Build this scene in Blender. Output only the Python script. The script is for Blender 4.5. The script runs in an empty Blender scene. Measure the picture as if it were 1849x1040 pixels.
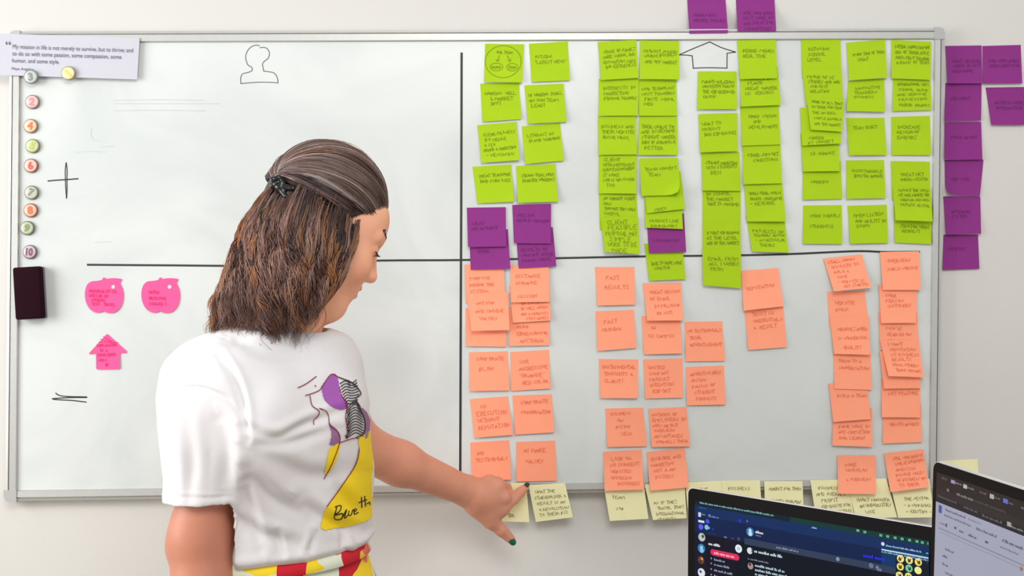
import bpy, bmesh, math, random
import numpy as np
from mathutils import Vector, Matrix
from mathutils.bvhtree import BVHTree

# ------------------------------------------------------------------ camera
S = bpy.context.scene
C = S.collection
W, H, F = 1849.0, 1040.0, 1900.0
CAM = np.array([0.0143, -2.028, 1.436])
yaw, pit, rol = math.radians(1.369), math.radians(0.093), math.radians(-0.335)
fwd = np.array([math.sin(yaw)*math.cos(pit), math.cos(yaw)*math.cos(pit), math.sin(pit)])
rgt = np.array([math.cos(yaw), -math.sin(yaw), 0.0])
upv = np.cross(rgt, fwd)
rgt, upv = math.cos(rol)*rgt + math.sin(rol)*upv, -math.sin(rol)*rgt + math.cos(rol)*upv
cd = bpy.data.cameras.new('camera')
cd.sensor_width = 36.0
cd.lens = 36.0*F/W
cd.clip_start = 0.05
cam = bpy.data.objects.new('camera', cd)
C.objects.link(cam)
cam.matrix_world = Matrix(((rgt[0], upv[0], -fwd[0], CAM[0]), (rgt[1], upv[1], -fwd[1], CAM[1]),
                           (rgt[2], upv[2], -fwd[2], CAM[2]), (0, 0, 0, 1)))
S.camera = cam

# ------------------------------------------------------------------ light
w = bpy.data.worlds.new('room_light')
S.world = w
w.use_nodes = True
w.node_tree.nodes['Background'].inputs[0].default_value = (0.97, 0.98, 1.0, 1)
w.node_tree.nodes['Background'].inputs[1].default_value = 0.70

def area(name, loc, target, sx, sy, power, col):
    l = bpy.data.lights.new(name, 'AREA')
    l.shape = 'RECTANGLE'
    l.size, l.size_y, l.energy, l.color = sx, sy, power, col
    o = bpy.data.objects.new(name, l)
    C.objects.link(o)
    o.location = loc
    o.rotation_euler = (Vector(target) - Vector(loc)).to_track_quat('-Z', 'Y').to_euler()
    return o
area('window_daylight', (-2.32, -1.35, 1.75), (0.2, -0.5, 1.35), 1.5, 1.3, 48.0, (1.0, 0.99, 0.975))
area('added_fill_light', (0.15, -2.3, 2.72), (-0.2, -0.4, 1.1), 1.4, 0.8, 28.0, (1.0, 0.975, 0.945))  # added overhead fill behind the camera, brightens face, arm and shirt
S.view_settings.view_transform = 'Standard'
S.view_settings.look = 'None'
S.view_settings.exposure = -0.01
S.view_settings.gamma = 1.0
S.view_settings.use_curve_mapping = False

# ------------------------------------------------------------------ helpers
rng = np.random.default_rng(7)
random.seed(7)

def ray(px, py):
    d = fwd + rgt*((px - W/2)/F) + upv*((H/2 - py)/F)
    return d
def on_y(px, py, y):
    """point of the plane y = const seen at a pixel"""
    d = ray(px, py)
    return CAM + d*((y - CAM[1])/d[1])
def at_d(px, py, dist):
    return CAM + ray(px, py)*dist
def lin(c):
    c = np.asarray(c, float)/255.0
    return tuple(np.where(c <= 0.04045, c/12.92, ((c+0.055)/1.055)**2.4))

MATS = {}
def mat(name, rgb, rough=0.6, metal=0.0, noise=0.0, nscale=40.0, bump=0.0, bscale=200.0, sss=0.0,
        emit=0.0, attr=None, spec=0.5, sheen=0.0):
    if name in MATS:
        return MATS[name]
    m = bpy.data.materials.new(name)
    m.use_nodes = True
    nt = m.node_tree
    b = nt.nodes['Principled BSDF']
    c = lin(rgb) + (1,)
    b.inputs['Base Color'].default_value = c
    b.inputs['Roughness'].default_value = rough
    b.inputs['Metallic'].default_value = metal
    b.inputs['Specular IOR Level'].default_value = spec
    if sheen:
        b.inputs['Sheen Weight'].default_value = sheen
    if sss:
        b.inputs['Subsurface Weight'].default_value = sss
        b.inputs['Subsurface Radius'].default_value = (0.012, 0.005, 0.003)
        b.inputs['Subsurface Scale'].default_value = 1.0
    src = None
    if attr:
        a = nt.nodes.new('ShaderNodeVertexColor')
        a.layer_name = attr
        src = a.outputs['Color']
    tc = nt.nodes.new('ShaderNodeTexCoord')
    if noise:
        n = nt.nodes.new('ShaderNodeTexNoise')
        n.inputs['Scale'].default_value = nscale
        n.inputs['Detail'].default_value = 4
        nt.links.new(tc.outputs['Object'], n.inputs['Vector'])
        mr = nt.nodes.new('ShaderNodeMapRange')
        mr.inputs[1].default_value, mr.inputs[2].default_value = 0.25, 0.75
        mr.inputs[3].default_value, mr.inputs[4].default_value = 1 - noise, 1 + noise
        nt.links.new(n.outputs['Fac'], mr.inputs[0])
        vm = nt.nodes.new('ShaderNodeVectorMath')
        vm.operation = 'SCALE'
        if src:
            nt.links.new(src, vm.inputs[0])
        else:
            vm.inputs[0].default_value = c[:3]
        nt.links.new(mr.outputs[0], vm.inputs['Scale'])
        src = vm.outputs[0]
    if src:
        nt.links.new(src, b.inputs['Base Color'])
    if bump:
        n2 = nt.nodes.new('ShaderNodeTexNoise')
        n2.inputs['Scale'].default_value = bscale
        n2.inputs['Detail'].default_value = 3
        nt.links.new(tc.outputs['Object'], n2.inputs['Vector'])
        bp = nt.nodes.new('ShaderNodeBump')
        bp.inputs['Strength'].default_value = bump
        bp.inputs['Distance'].default_value = 0.002
        nt.links.new(n2.outputs['Fac'], bp.inputs['Height'])
        nt.links.new(bp.outputs['Normal'], b.inputs['Normal'])
    if emit:
        b.inputs['Emission Strength'].default_value = emit
        if src:
            nt.links.new(src, b.inputs['Emission Color'])
        else:
            b.inputs['Emission Color'].default_value = c
    MATS[name] = m
    return m

def tag(o, label=None, cat=None, group=None, kind=None):
    if label: o['label'] = label
    if cat: o['category'] = cat
    if group: o['group'] = group
    if kind: o['kind'] = kind
    return o
def link(name, me, m, parent=None, smooth=False):
    o = bpy.data.objects.new(name, me)
    C.objects.link(o)
    if m is not None:
        me.materials.append(m)
    if parent is not None:
        o.parent = parent
        o.matrix_parent_inverse = Matrix.Translation(-Vector(parent.location)) if parent.rotation_euler.to_quaternion().angle < 1e-9 else parent.matrix_basis.inverted()
    if smooth:
        me.polygons.foreach_set('use_smooth', [True]*len(me.polygons))
    return o
def mesh(name, v, f, m, parent=None, smooth=False):
    me = bpy.data.meshes.new(name)
    me.from_pydata([tuple(map(float, p)) for p in v], [], [tuple(int(i) for i in q) for q in f])
    me.update()
    return link(name, me, m, parent, smooth)
def mesh_np(name, v, quads, m, parent=None, smooth=True):
    me = bpy.data.meshes.new(name)
    v = np.asarray(v, np.float32); q = np.asarray(quads, np.int32)
    n, k = q.shape
    me.vertices.add(len(v)); me.vertices.foreach_set('co', v.ravel())
    me.loops.add(n*k); me.loops.foreach_set('vertex_index', q.ravel())
    me.polygons.add(n)
    me.polygons.foreach_set('loop_start', np.arange(0, n*k, k, dtype=np.int32))
    me.polygons.foreach_set('loop_total', np.full(n, k, np.int32))
    if smooth:
        me.polygons.foreach_set('use_smooth', np.ones(n, bool))
    me.update(calc_edges=True)
    return link(name, me, m, parent)
def vcol(o, cols, name='tint'):
    a = o.data.color_attributes.new(name, 'FLOAT_COLOR', 'POINT')
    c = np.ones((len(o.data.vertices), 4), np.float32)
    c[:, :3] = cols
    a.data.foreach_set('color', c.ravel())
def empty(name, loc):
    o = bpy.data.objects.new(name, None)
    C.objects.link(o)
    o.location = tuple(map(float, loc))
    o.empty_display_size = 0.05
    return o
def bm_obj(name, bm, m, parent=None, smooth=False):
    me = bpy.data.meshes.new(name)
    bmesh.ops.recalc_face_normals(bm, faces=bm.faces[:])
    bm.to_mesh(me)
    bm.free()
    return link(name, me, m, parent, smooth)
def box_bm(x0, x1, y0, y1, z0, z1, bev=0.0, seg=2, M=None):
    bm = bmesh.new()
    bmesh.ops.create_cube(bm, size=1)
    for v in bm.verts:
        v.co = Vector(((x0+x1)/2 + v.co.x*(x1-x0), (y0+y1)/2 + v.co.y*(y1-y0), (z0+z1)/2 + v.co.z*(z1-z0)))
    if bev:
        bmesh.ops.bevel(bm, geom=bm.edges[:], offset=bev, segments=seg, affect='EDGES', profile=0.5)
    if M is not None:
        bm.transform(M)
    return bm
def ribbon(lines, halfw, place, closed=False):
    """flat strokes: each polyline of 2-D points becomes a ribbon; place maps 2-D -> 3-D"""
    V, Q = [], []
    for L in lines:
        L = np.asarray(L, float)
        if len(L) < 2:
            continue
        hw = halfw if np.isscalar(halfw) else halfw[0]
        t = np.gradient(L, axis=0)
        t /= (np.linalg.norm(t, axis=1, keepdims=True) + 1e-9)
        nrm = np.stack([-t[:, 1], t[:, 0]], 1)
        # lengthen the ends a little so that strokes have square caps
        L = L.copy(); L[0] -= t[0]*hw*0.6; L[-1] += t[-1]*hw*0.6
        a, b = L + nrm*hw, L - nrm*hw
        i0 = len(V)
        for p, q in zip(a, b):
            V.append(place(p)); V.append(place(q))
        for i in range(len(L)-1):
            k = i0 + 2*i
            Q.append((k, k+1, k+3, k+2))
    return V, Q
def resample(L, step):
    L = np.asarray(L, float)
    d = np.r_[0, np.cumsum(np.linalg.norm(np.diff(L, axis=0), axis=1))]
    n = max(2, int(d[-1]/step) + 1)
    s = np.linspace(0, d[-1], n)
    return np.stack([np.interp(s, d, L[:, k]) for k in range(L.shape[1])], 1)
def smooth_line(P, n=8):
    """Catmull-Rom through the points"""
    P = np.asarray(P, float)
    Q = np.vstack([2*P[0]-P[1], P, 2*P[-1]-P[-2]])
    out = []
    for i in range(1, len(Q)-2):
        for t in np.linspace(0, 1, n, endpoint=False):
            a, b, c, d = Q[i-1], Q[i], Q[i+1], Q[i+2]
            out.append(0.5*((2*b) + (c-a)*t + (2*a-5*b+4*c-d)*t*t + (3*b-a-3*c+d)*t**3))
    out.append(P[-1])
    return np.array(out)
def text_mesh(txt, size, bold=0.0):
    """2-D mesh of a line of type: vertices (n,2) and faces"""
    cu = bpy.data.curves.new('type', 'FONT')
    cu.body = txt; cu.size = size; cu.offset = bold
    cu.resolution_u = 3
    o = bpy.data.objects.new('type', cu)
    C.objects.link(o)
    dg = bpy.context.evaluated_depsgraph_get()
    me = o.evaluated_get(dg).to_mesh()
    V = np.array([v.co[:2] for v in me.vertices]).reshape(-1, 2)
    Fc = [tuple(p.vertices) for p in me.polygons]
    o.evaluated_get(dg).to_mesh_clear()
    bpy.data.objects.remove(o); bpy.data.curves.remove(cu)
    return V, Fc

# ---- implicit surfaces ------------------------------------------------
class Field:
    def __init__(s, lo, hi, h):
        s.lo = np.array(lo, np.float32); s.h = h
        s.n = np.ceil((np.array(hi) - lo)/h).astype(int) + 1
        s.D = np.full(tuple(s.n), 1.0, np.float32)
    def sub(s, lo, hi):
        i0 = np.clip(np.floor((np.array(lo) - s.lo)/s.h).astype(int), 0, s.n)
        i1 = np.clip(np.ceil((np.array(hi) - s.lo)/s.h).astype(int) + 1, 0, s.n)
        sl = tuple(slice(a, b) for a, b in zip(i0, i1))
        ax = [s.lo[k] + s.h*np.arange(i0[k], i1[k], dtype=np.float32) for k in range(3)]
        return sl, ax[0][:, None, None], ax[1][None, :, None], ax[2][None, None, :]
    def apply(s, lo, hi, fn, k=0.01, op='add', pad=None):
        pad = (k + 3*s.h) if pad is None else pad
        sl, x, y, z = s.sub(np.array(lo) - pad, np.array(hi) + pad)
        if s.D[sl].size == 0:
            return
        d = fn(x, y, z).astype(np.float32)
        a = s.D[sl]
        if op == 'add':
            g = np.maximum(k - np.abs(a - d), 0)/max(k, 1e-6)
            s.D[sl] = np.minimum(a, d) - g*g*k/4
        else:                       # carve
            d = -d
            g = np.maximum(k - np.abs(a - d), 0)/max(k, 1e-6)
            s.D[sl] = np.maximum(a, d) + g*g*k/4
    def cone(s, a, b, ra, rb, k=0.01, op='add', flat=None):
        a = np.array(a, float); b = np.array(b, float); ab = b - a; L2 = max(ab@ab, 1e-12)
        r = max(ra, rb)
        def fn(x, y, z):
            t = np.clip(((x-a[0])*ab[0] + (y-a[1])*ab[1] + (z-a[2])*ab[2])/L2, 0, 1)
            dx, dy, dz = x-a[0]-t*ab[0], y-a[1]-t*ab[1], z-a[2]-t*ab[2]
            if flat is not None:    # (axis, squash): thin along an axis
                n, q = flat
                m = dx*n[0] + dy*n[1] + dz*n[2]
                e = (1/q**2 - 1)
                return (np.sqrt(dx*dx + dy*dy + dz*dz + e*m*m) - (ra + (rb-ra)*t))*0.8
            return np.sqrt(dx*dx + dy*dy + dz*dz) - (ra + (rb-ra)*t)
        s.apply(np.minimum(a, b) - r, np.maximum(a, b) + r, fn, k, op)
    def ell(s, c, R, rad, k=0.01, op='add'):
        """ellipsoid, R rows = local axes in world"""
        c = np.array(c, float); R = np.asarray(R, float); rad = np.asarray(rad, float)
        ext = np.sqrt(((R*rad[:, None])**2).sum(0))
        def fn(x, y, z):
            q = [((x-c[0])*R[i, 0] + (y-c[1])*R[i, 1] + (z-c[2])*R[i, 2]) for i in range(3)]
            k0 = np.sqrt(sum((q[i]/rad[i])**2 for i in range(3)))
            k1 = np.sqrt(sum((q[i]/rad[i]**2)**2 for i in range(3))) + 1e-6
            return k0*(k0 - 1)/k1
        s.apply(c - ext, c + ext, fn, k, op)
    def stack(s, rows, U, V, k=0.01, op='add', exp=2.0, warp=None):
        """stack of ellipses: rows (z, cx, cy, a along U, b along V)"""
        rows = np.array(sorted(rows), float)
        zs = rows[:, 0]
        r = max(rows[:, 3].max(), rows[:, 4].max())
        lo = [rows[:, 1].min()-r, rows[:, 2].min()-r, zs[0]]
        hi = [rows[:, 1].max()+r, rows[:, 2].max()+r, zs[-1]]
        def fn(x, y, z):
            zz = np.clip(z, zs[0], zs[-1])
            def it(c):
                # smooth interpolation between the sections
                y_ = rows[:, c]
                i = np.clip(np.searchsorted(zs, zz, 'right') - 1, 0, len(zs)-2)
                t = (zz - zs[i])/(zs[i+1]-zs[i])
                m = np.gradient(y_, zs)
                h_ = zs[i+1]-zs[i]
                return ((2*t**3-3*t**2+1)*y_[i] + (t**3-2*t**2+t)*h_*m[i] + (-2*t**3+3*t**2)*y_[i+1] + (t**3-t**2)*h_*m[i+1])
            cx, cy, a, b = it(1), it(2), it(3), it(4)
            u = (x-cx)*U[0] + (y-cy)*U[1]; v = (x-cx)*V[0] + (y-cy)*V[1]
            q = (np.abs(u/a)**exp + np.abs(v/b)**exp)**(1/exp)
            d = (q - 1)*np.minimum(a, b)
            e = np.maximum(zs[0]-z, z-zs[-1])
            return np.where(e > 0, np.sqrt(np.maximum(d, 0)**2 + e*e) + np.minimum(d, 0)*0, np.maximum(d, e))
        s.apply(lo, hi, fn, k, op)
    def half(s, p, n):
        """cut away everything on the side n points to"""
        sl, x, y, z = s.sub(s.lo, s.lo + s.h*(s.n-1))
        s.D = np.maximum(s.D, ((x-p[0])*n[0] + (y-p[1])*n[1] + (z-p[2])*n[2]).astype(np.float32))
    def surface(s):
        D = s.D
        inside = D < 0
        c = np.zeros(tuple(np.array(D.shape)-1), np.int8)
        for dx in (0, 1):
            for dy in (0, 1):
                for dz in (0, 1):
                    c += inside[dx:dx+c.shape[0], dy:dy+c.shape[1], dz:dz+c.shape[2]]
        act = np.argwhere((c > 0) & (c < 8))
        idx = np.full(c.shape, -1, np.int32)
        idx[act[:, 0], act[:, 1], act[:, 2]] = np.arange(len(act))
        corners = [(a, b, d) for a in (0, 1) for b in (0, 1) for d in (0, 1)]
        val = {o: D[act[:, 0]+o[0], act[:, 1]+o[1], act[:, 2]+o[2]] for o in corners}
        acc = np.zeros((len(act), 3), np.float32); cnt = np.zeros(len(act), np.float32)
        for o in corners:
            for ax in range(3):
                if o[ax] == 0:
                    o2 = list(o); o2[ax] = 1; o2 = tuple(o2)
                    va, vb = val[o], val[o2]
                    cr = (va < 0) != (vb < 0)
                    t = np.where(cr, va/np.where(cr, va-vb, 1), 0)
                    p = np.zeros((len(act), 3), np.float32) + np.array(o, np.float32)
                    p[:, ax] += t
                    acc += p*cr[:, None]; cnt += cr
        V = s.lo + s.h*(act + acc/cnt[:, None])
        Q = []
        for ax in range(3):
            u, v = (ax+1) % 3, (ax+2) % 3
            sl0 = [slice(1, -1)]*3; sl1 = [slice(1, -1)]*3
            sl0[ax] = slice(0, -1); sl1[ax] = slice(1, None)
            A, B = inside[tuple(sl0)], inside[tuple(sl1)]
            e = np.argwhere(A != B)
            flip = A[e[:, 0], e[:, 1], e[:, 2]]
            base = e.copy()
            for k in range(3):
                if k != ax:
                    base[:, k] += 1
            def cell(du, dv):
                q = base.copy(); q[:, u] += du; q[:, v] += dv
                return idx[q[:, 0], q[:, 1], q[:, 2]]
            q = np.stack([cell(-1, -1), cell(0, -1), cell(0, 0), cell(-1, 0)], 1)
            q[~flip] = q[~flip][:, ::-1]
            Q.append(q)
        Q = np.concatenate(Q)
        Q = Q[(Q >= 0).all(1)]
        return V, Q
def vnormals(V, Q):
    n = np.zeros_like(V)
    fn = np.cross(V[Q[:, 2]]-V[Q[:, 0]], V[Q[:, 3]]-V[Q[:, 1]])
    for k in range(4):
        np.add.at(n, Q[:, k], fn)
    return n/(np.linalg.norm(n, axis=1, keepdims=True) + 1e-12)
def relax(V, Q, it=2, lam=0.5):
    for _ in range(it):
        acc = np.zeros_like(V); c = np.zeros(len(V), np.float32)
        for a, b in ((0, 1), (1, 2), (2, 3), (3, 0)):
            np.add.at(acc, Q[:, a], V[Q[:, b]]); np.add.at(acc, Q[:, b], V[Q[:, a]])
            np.add.at(c, Q[:, a], 1); np.add.at(c, Q[:, b], 1)
        V = V + lam*(acc/c[:, None] - V)
    return V

# ------------------------------------------------------------------ structure
Y_WALL, Y_BOARD = 0.026, 0.006
M_WALL = mat('wall_paint', (211, 209, 204), 0.85, noise=0.012, nscale=6, bump=0.12, bscale=260)
M_FLOOR = mat('floor_vinyl', (150, 142, 132), 0.5, noise=0.08, nscale=12)
def quad_box(name, x0, x1, y0, y1, z0, z1, m, parent=None, bev=0.0):
    return bm_obj(name, box_bm(x0, x1, y0, y1, z0, z1, bev), m, parent)
tag(quad_box('wall_back', -2.5, 2.6, Y_WALL, Y_WALL+0.1, 0, 2.8, M_WALL), kind='structure')
tag(quad_box('floor', -2.5, 2.6, -4.2, Y_WALL, -0.1, 0.0, M_FLOOR), kind='structure')
# left wall with the window the daylight comes through
lw = bmesh.new()
for (y0, y1, z0, z1) in ((-4.2, -2.15, 0, 2.8), (-0.55, Y_WALL, 0, 2.8), (-2.15, -0.55, 0, 1.05), (-2.15, -0.55, 2.45, 2.8)):
    b = box_bm(-2.5, -2.4, y0, y1, z0, z1)
    me = bpy.data.meshes.new('tmp'); b.to_mesh(me); b.free(); lw.from_mesh(me); bpy.data.meshes.remove(me)
tag(bm_obj('wall_left', lw, M_WALL), kind='structure')
wf = bmesh.new()
for (y0, y1, z0, z1) in ((-2.15, -0.55, 1.05, 1.11), (-2.15, -0.55, 2.39, 2.45), (-2.15, -2.09, 1.05, 2.45), (-0.61, -0.55, 1.05, 2.45), (-1.38, -1.32, 1.05, 2.45)):
    b = box_bm(-2.47, -2.41, y0, y1, z0, z1, 0.004)
    me = bpy.data.meshes.new('tmp'); b.to_mesh(me); b.free(); wf.from_mesh(me); bpy.data.meshes.remove(me)
M_WINF = mat('window_frame_white', (235, 235, 232), 0.4)
tag(bm_obj('window_1', wf, M_WINF), kind='structure')

# ------------------------------------------------------------------ whiteboard
M_ALU = mat('anodised_aluminium', (196, 196, 192), 0.42, 0.55, noise=0.03, nscale=80)
M_CAP = mat('corner_plastic', (176, 176, 174), 0.5)
M_LINE = mat('rail_groove', (110, 110, 108), 0.6)
def board_material():
    m = mat('whiteboard_enamel', (236, 240, 239), 0.22, spec=0.35)
    nt = m.node_tree; b = nt.nodes['Principled BSDF']
    tc = nt.nodes.new('ShaderNodeTexCoord')
    n = nt.nodes.new('ShaderNodeTexNoise')          # haze of wiped ink
    n.inputs['Scale'].default_value = 3.2; n.inputs['Detail'].default_value = 5; n.inputs['Distortion'].default_value = 1.4
    nt.links.new(tc.outputs['Object'], n.inputs['Vector'])
    cr = nt.nodes.new('ShaderNodeValToRGB')
    cr.color_ramp.elements[0].position, cr.color_ramp.elements[1].position = 0.35, 0.62
    cr.color_ramp.elements[0].color = lin((204, 209, 207)) + (1,)
    cr.color_ramp.elements[1].color = lin((216, 220, 218)) + (1,)
    nt.links.new(n.outputs['Fac'], cr.inputs[0])
    nt.links.new(cr.outputs[0], b.inputs['Base Color'])
    mr = nt.nodes.new('ShaderNodeMapRange')
    mr.inputs[3].default_value, mr.inputs[4].default_value = 0.30, 0.16
    nt.links.new(n.outputs['Fac'], mr.inputs[0]); nt.links.new(mr.outputs[0], b.inputs['Roughness'])
    return m
OUT = [(17, 56), (1705, 50), (1696, 881), (8, 906)]
INN = [(35.5, 76), (1688.5, 70), (1679, 864.5), (29, 886)]
bc = on_y(857, 880, Y_WALL)
board = empty('whiteboard', bc)
tag(board, 'large white magnetic whiteboard in a silver aluminium frame on the wall', 'whiteboard')
pin = [on_y(*p, Y_BOARD) for p in [(30, 68), (1694, 62), (1685, 872), (22, 893)]]
vb = [tuple(p) for p in pin] + [(p[0], Y_WALL-0.001, p[2]) for p in pin]
mesh('panel', vb, [(0, 1, 2, 3), (7, 6, 5, 4), (0, 4, 5, 1), (1, 5, 6, 2), (2, 6, 7, 3), (3, 7, 4, 0)], board_material(), board)
SEC = [(0, Y_WALL-0.001), (0, 0.004), (0.03, 0.0015), (0.27, 0.0), (0.30, 0.004), (0.36, 0.004), (0.39, 0.0), (0.94, 0.0005), (1, 0.003), (1, 0.007)]
for i in range(4):
    j = (i+1) % 4
    V = []
    for (o, n) in ((OUT[i], INN[i]), (OUT[j], INN[j])):
        o3, n3 = on_y(*o, 0), on_y(*n, 0)
        for t, y in SEC:
            p = o3 + (n3-o3)*t
            V.append((p[0], y, p[2]))
    k = len(SEC)
    Fc = [(a, a+1, a+1+k, a+k) for a in range(k-1)] + [tuple(range(k)), tuple(range(2*k-1, k-1, -1))]
    mesh('frame_rail', V, Fc, M_ALU, board)
for i in range(4):
    o3, n3 = on_y(*OUT[i], 0), on_y(*INN[i], 0)
    x0, x1 = sorted((o3[0], n3[0])); z0, z1 = sorted((o3[2], n3[2]))
    sx = 1 if o3[0] < n3[0] else -1
    sz = 1 if o3[2] < n3[2] else -1
    # cap with one rounded outer corner
    r = 0.012
    cx, cz = o3[0] + sx*r, o3[2] + sz*r
    ox, oz = o3[0]-sx*0.001, o3[2]-sz*0.001
    ix, iz = n3[0]+sx*0.001, n3[2]+sz*0.001
    poly = [(ix, iz), (ix, oz), (cx, oz)]
    for a in np.linspace(0, math.pi/2, 7)[1:-1]:
        poly.append((cx - sx*(r+0.001)*math.sin(a), cz - sz*(r+0.001)*math.cos(a)))
    poly += [(ox, cz), (ox, iz)]
    n = len(poly)
    V = [(x, -0.0015, z) for x, z in poly] + [(x, Y_WALL-0.0005, z) for x, z in poly]
    ob = mesh('corner_cap', V, [tuple(range(n)), tuple(range(2*n-1, n-1, -1))] + [(a, (a+1) % n, n+(a+1) % n, n+a) for a in range(n)], M_CAP, board)
    bmx = bmesh.new(); bmx.from_mesh(ob.data); bmesh.ops.recalc_face_normals(bmx, faces=bmx.faces[:]); bmx.to_mesh(ob.data); bmx.free()

M_MARK = mat('black_marker', (38, 38, 40), 0.55)
M_MARK2 = mat('grey_marker', (92, 100, 100), 0.55)
M_GHOST = mat('wiped_marker_trace', (198, 204, 203), 0.4)
def drawn(name, lines, wpx, m, label=None, dy=0.0004):
    """strokes of a marker on the board; points and width in photo pixels"""
    lines = [resample(smooth_line(l, 6), 3.0) if len(l) > 2 else resample(l, 6.0) for l in lines]
    V, Q = ribbon(lines, wpx/2, lambda p: on_y(p[0], p[1], Y_BOARD - dy))
    o = mesh(name, V, Q, m, board)
    if label: o['label'] = label
    return o
drawn('marker_line', [[(833.5, 96), (833, 300), (832, 560), (831, 858)]], 4.2, M_MARK, 'long vertical black marker line')
drawn('marker_line', [[(158, 478), (300, 479), (480, 479.5), (660, 471), (830, 469.5), (1010, 466), (1160, 463), (1330, 461), (1430, 458.5), (1545, 453.5), (1600, 455), (1660, 454.5)]], 3.6, M_MARK, 'long horizontal black marker line', 0.0006)
Z5 = lambda pts: [(340+x/4.333, 40+y/4.333) for x, y in pts]
drawn('drawn_figure', [Z5([(556, 185), (535, 179), (505, 186), (475, 208), (455, 240), (448, 275), (455, 310), (468, 337), (490, 348), (501, 365), (497, 380), (465, 394), (428, 403), (412, 425), (409, 455), (412, 481)]),
                       Z5([(560, 200), (590, 197), (615, 206), (632, 230), (634, 258), (622, 285), (598, 303), (580, 325), (584, 352), (590, 383)]),
                       Z5([(590, 383), (630, 388), (668, 396), (688, 418), (700, 450), (700, 472)]),
                       Z5([(412, 481), (470, 475), (550, 470), (640, 471), (702, 475)])], 1.5, M_MARK2, 'head and shoulders outline in marker')
Z1 = lambda pts: [(1220+x/3.714, y/3.714) for x, y in pts]
drawn('drawn_arrow', [Z1([(25, 367), (120, 325), (228, 281)]), Z1([(228, 281), (310, 320), (402, 349)]), Z1([(402, 349), (345, 357)]), Z1([(345, 357), (344, 457)]),
                      Z1([(344, 457), (230, 454), (118, 457)]), Z1([(118, 457), (111, 374)]), Z1([(111, 374), (70, 369), (25, 368)])], 1.7, M_MARK, 'block arrow outline pointing up')
Z2 = lambda pts: [(x/4.333, 240+y/4.333) for x, y in pts]
drawn('plus_sign', [Z2([(375, 376), (440, 370), (520, 365), (610, 358)])], 2.4, M_MARK, 'drawn plus sign, horizontal stroke')
drawn('plus_sign', [Z2([(517, 232), (510, 290), (511, 370), (514, 440), (520, 512)]), Z2([(517, 232), (524, 290), (523, 370), (524, 440), (520, 512)])], 1.6, M_MARK, 'drawn plus sign, doubled vertical stroke', 0.0006)
Z3 = lambda pts: [(x/3.715, 460+y/3.715) for x, y in pts]
drawn('equals_sign', [Z3([(374, 928), (392, 941), (440, 950), (582, 954)]), Z3([(582, 957), (470, 958), (348, 966), (400, 973), (480, 977), (578, 988)])], 2.0, M_MARK, 'drawn equals sign')
for L_ in ([(205, 181), (290, 180), (370, 181)], [(205, 187), (300, 187), (395, 187)], [(205, 199.5), (300, 199), (370, 200)], [(165, 232), (164, 245), (170, 253), (178, 254)],
           [(183, 264.5), (205, 264)], [(135, 275), (160, 273), (190, 274)], [(170, 437), (200, 436.5)]):
    drawn('wiped_writing', [L_], 1.3, M_GHOST, 'faint grey trace of wiped writing')

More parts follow.
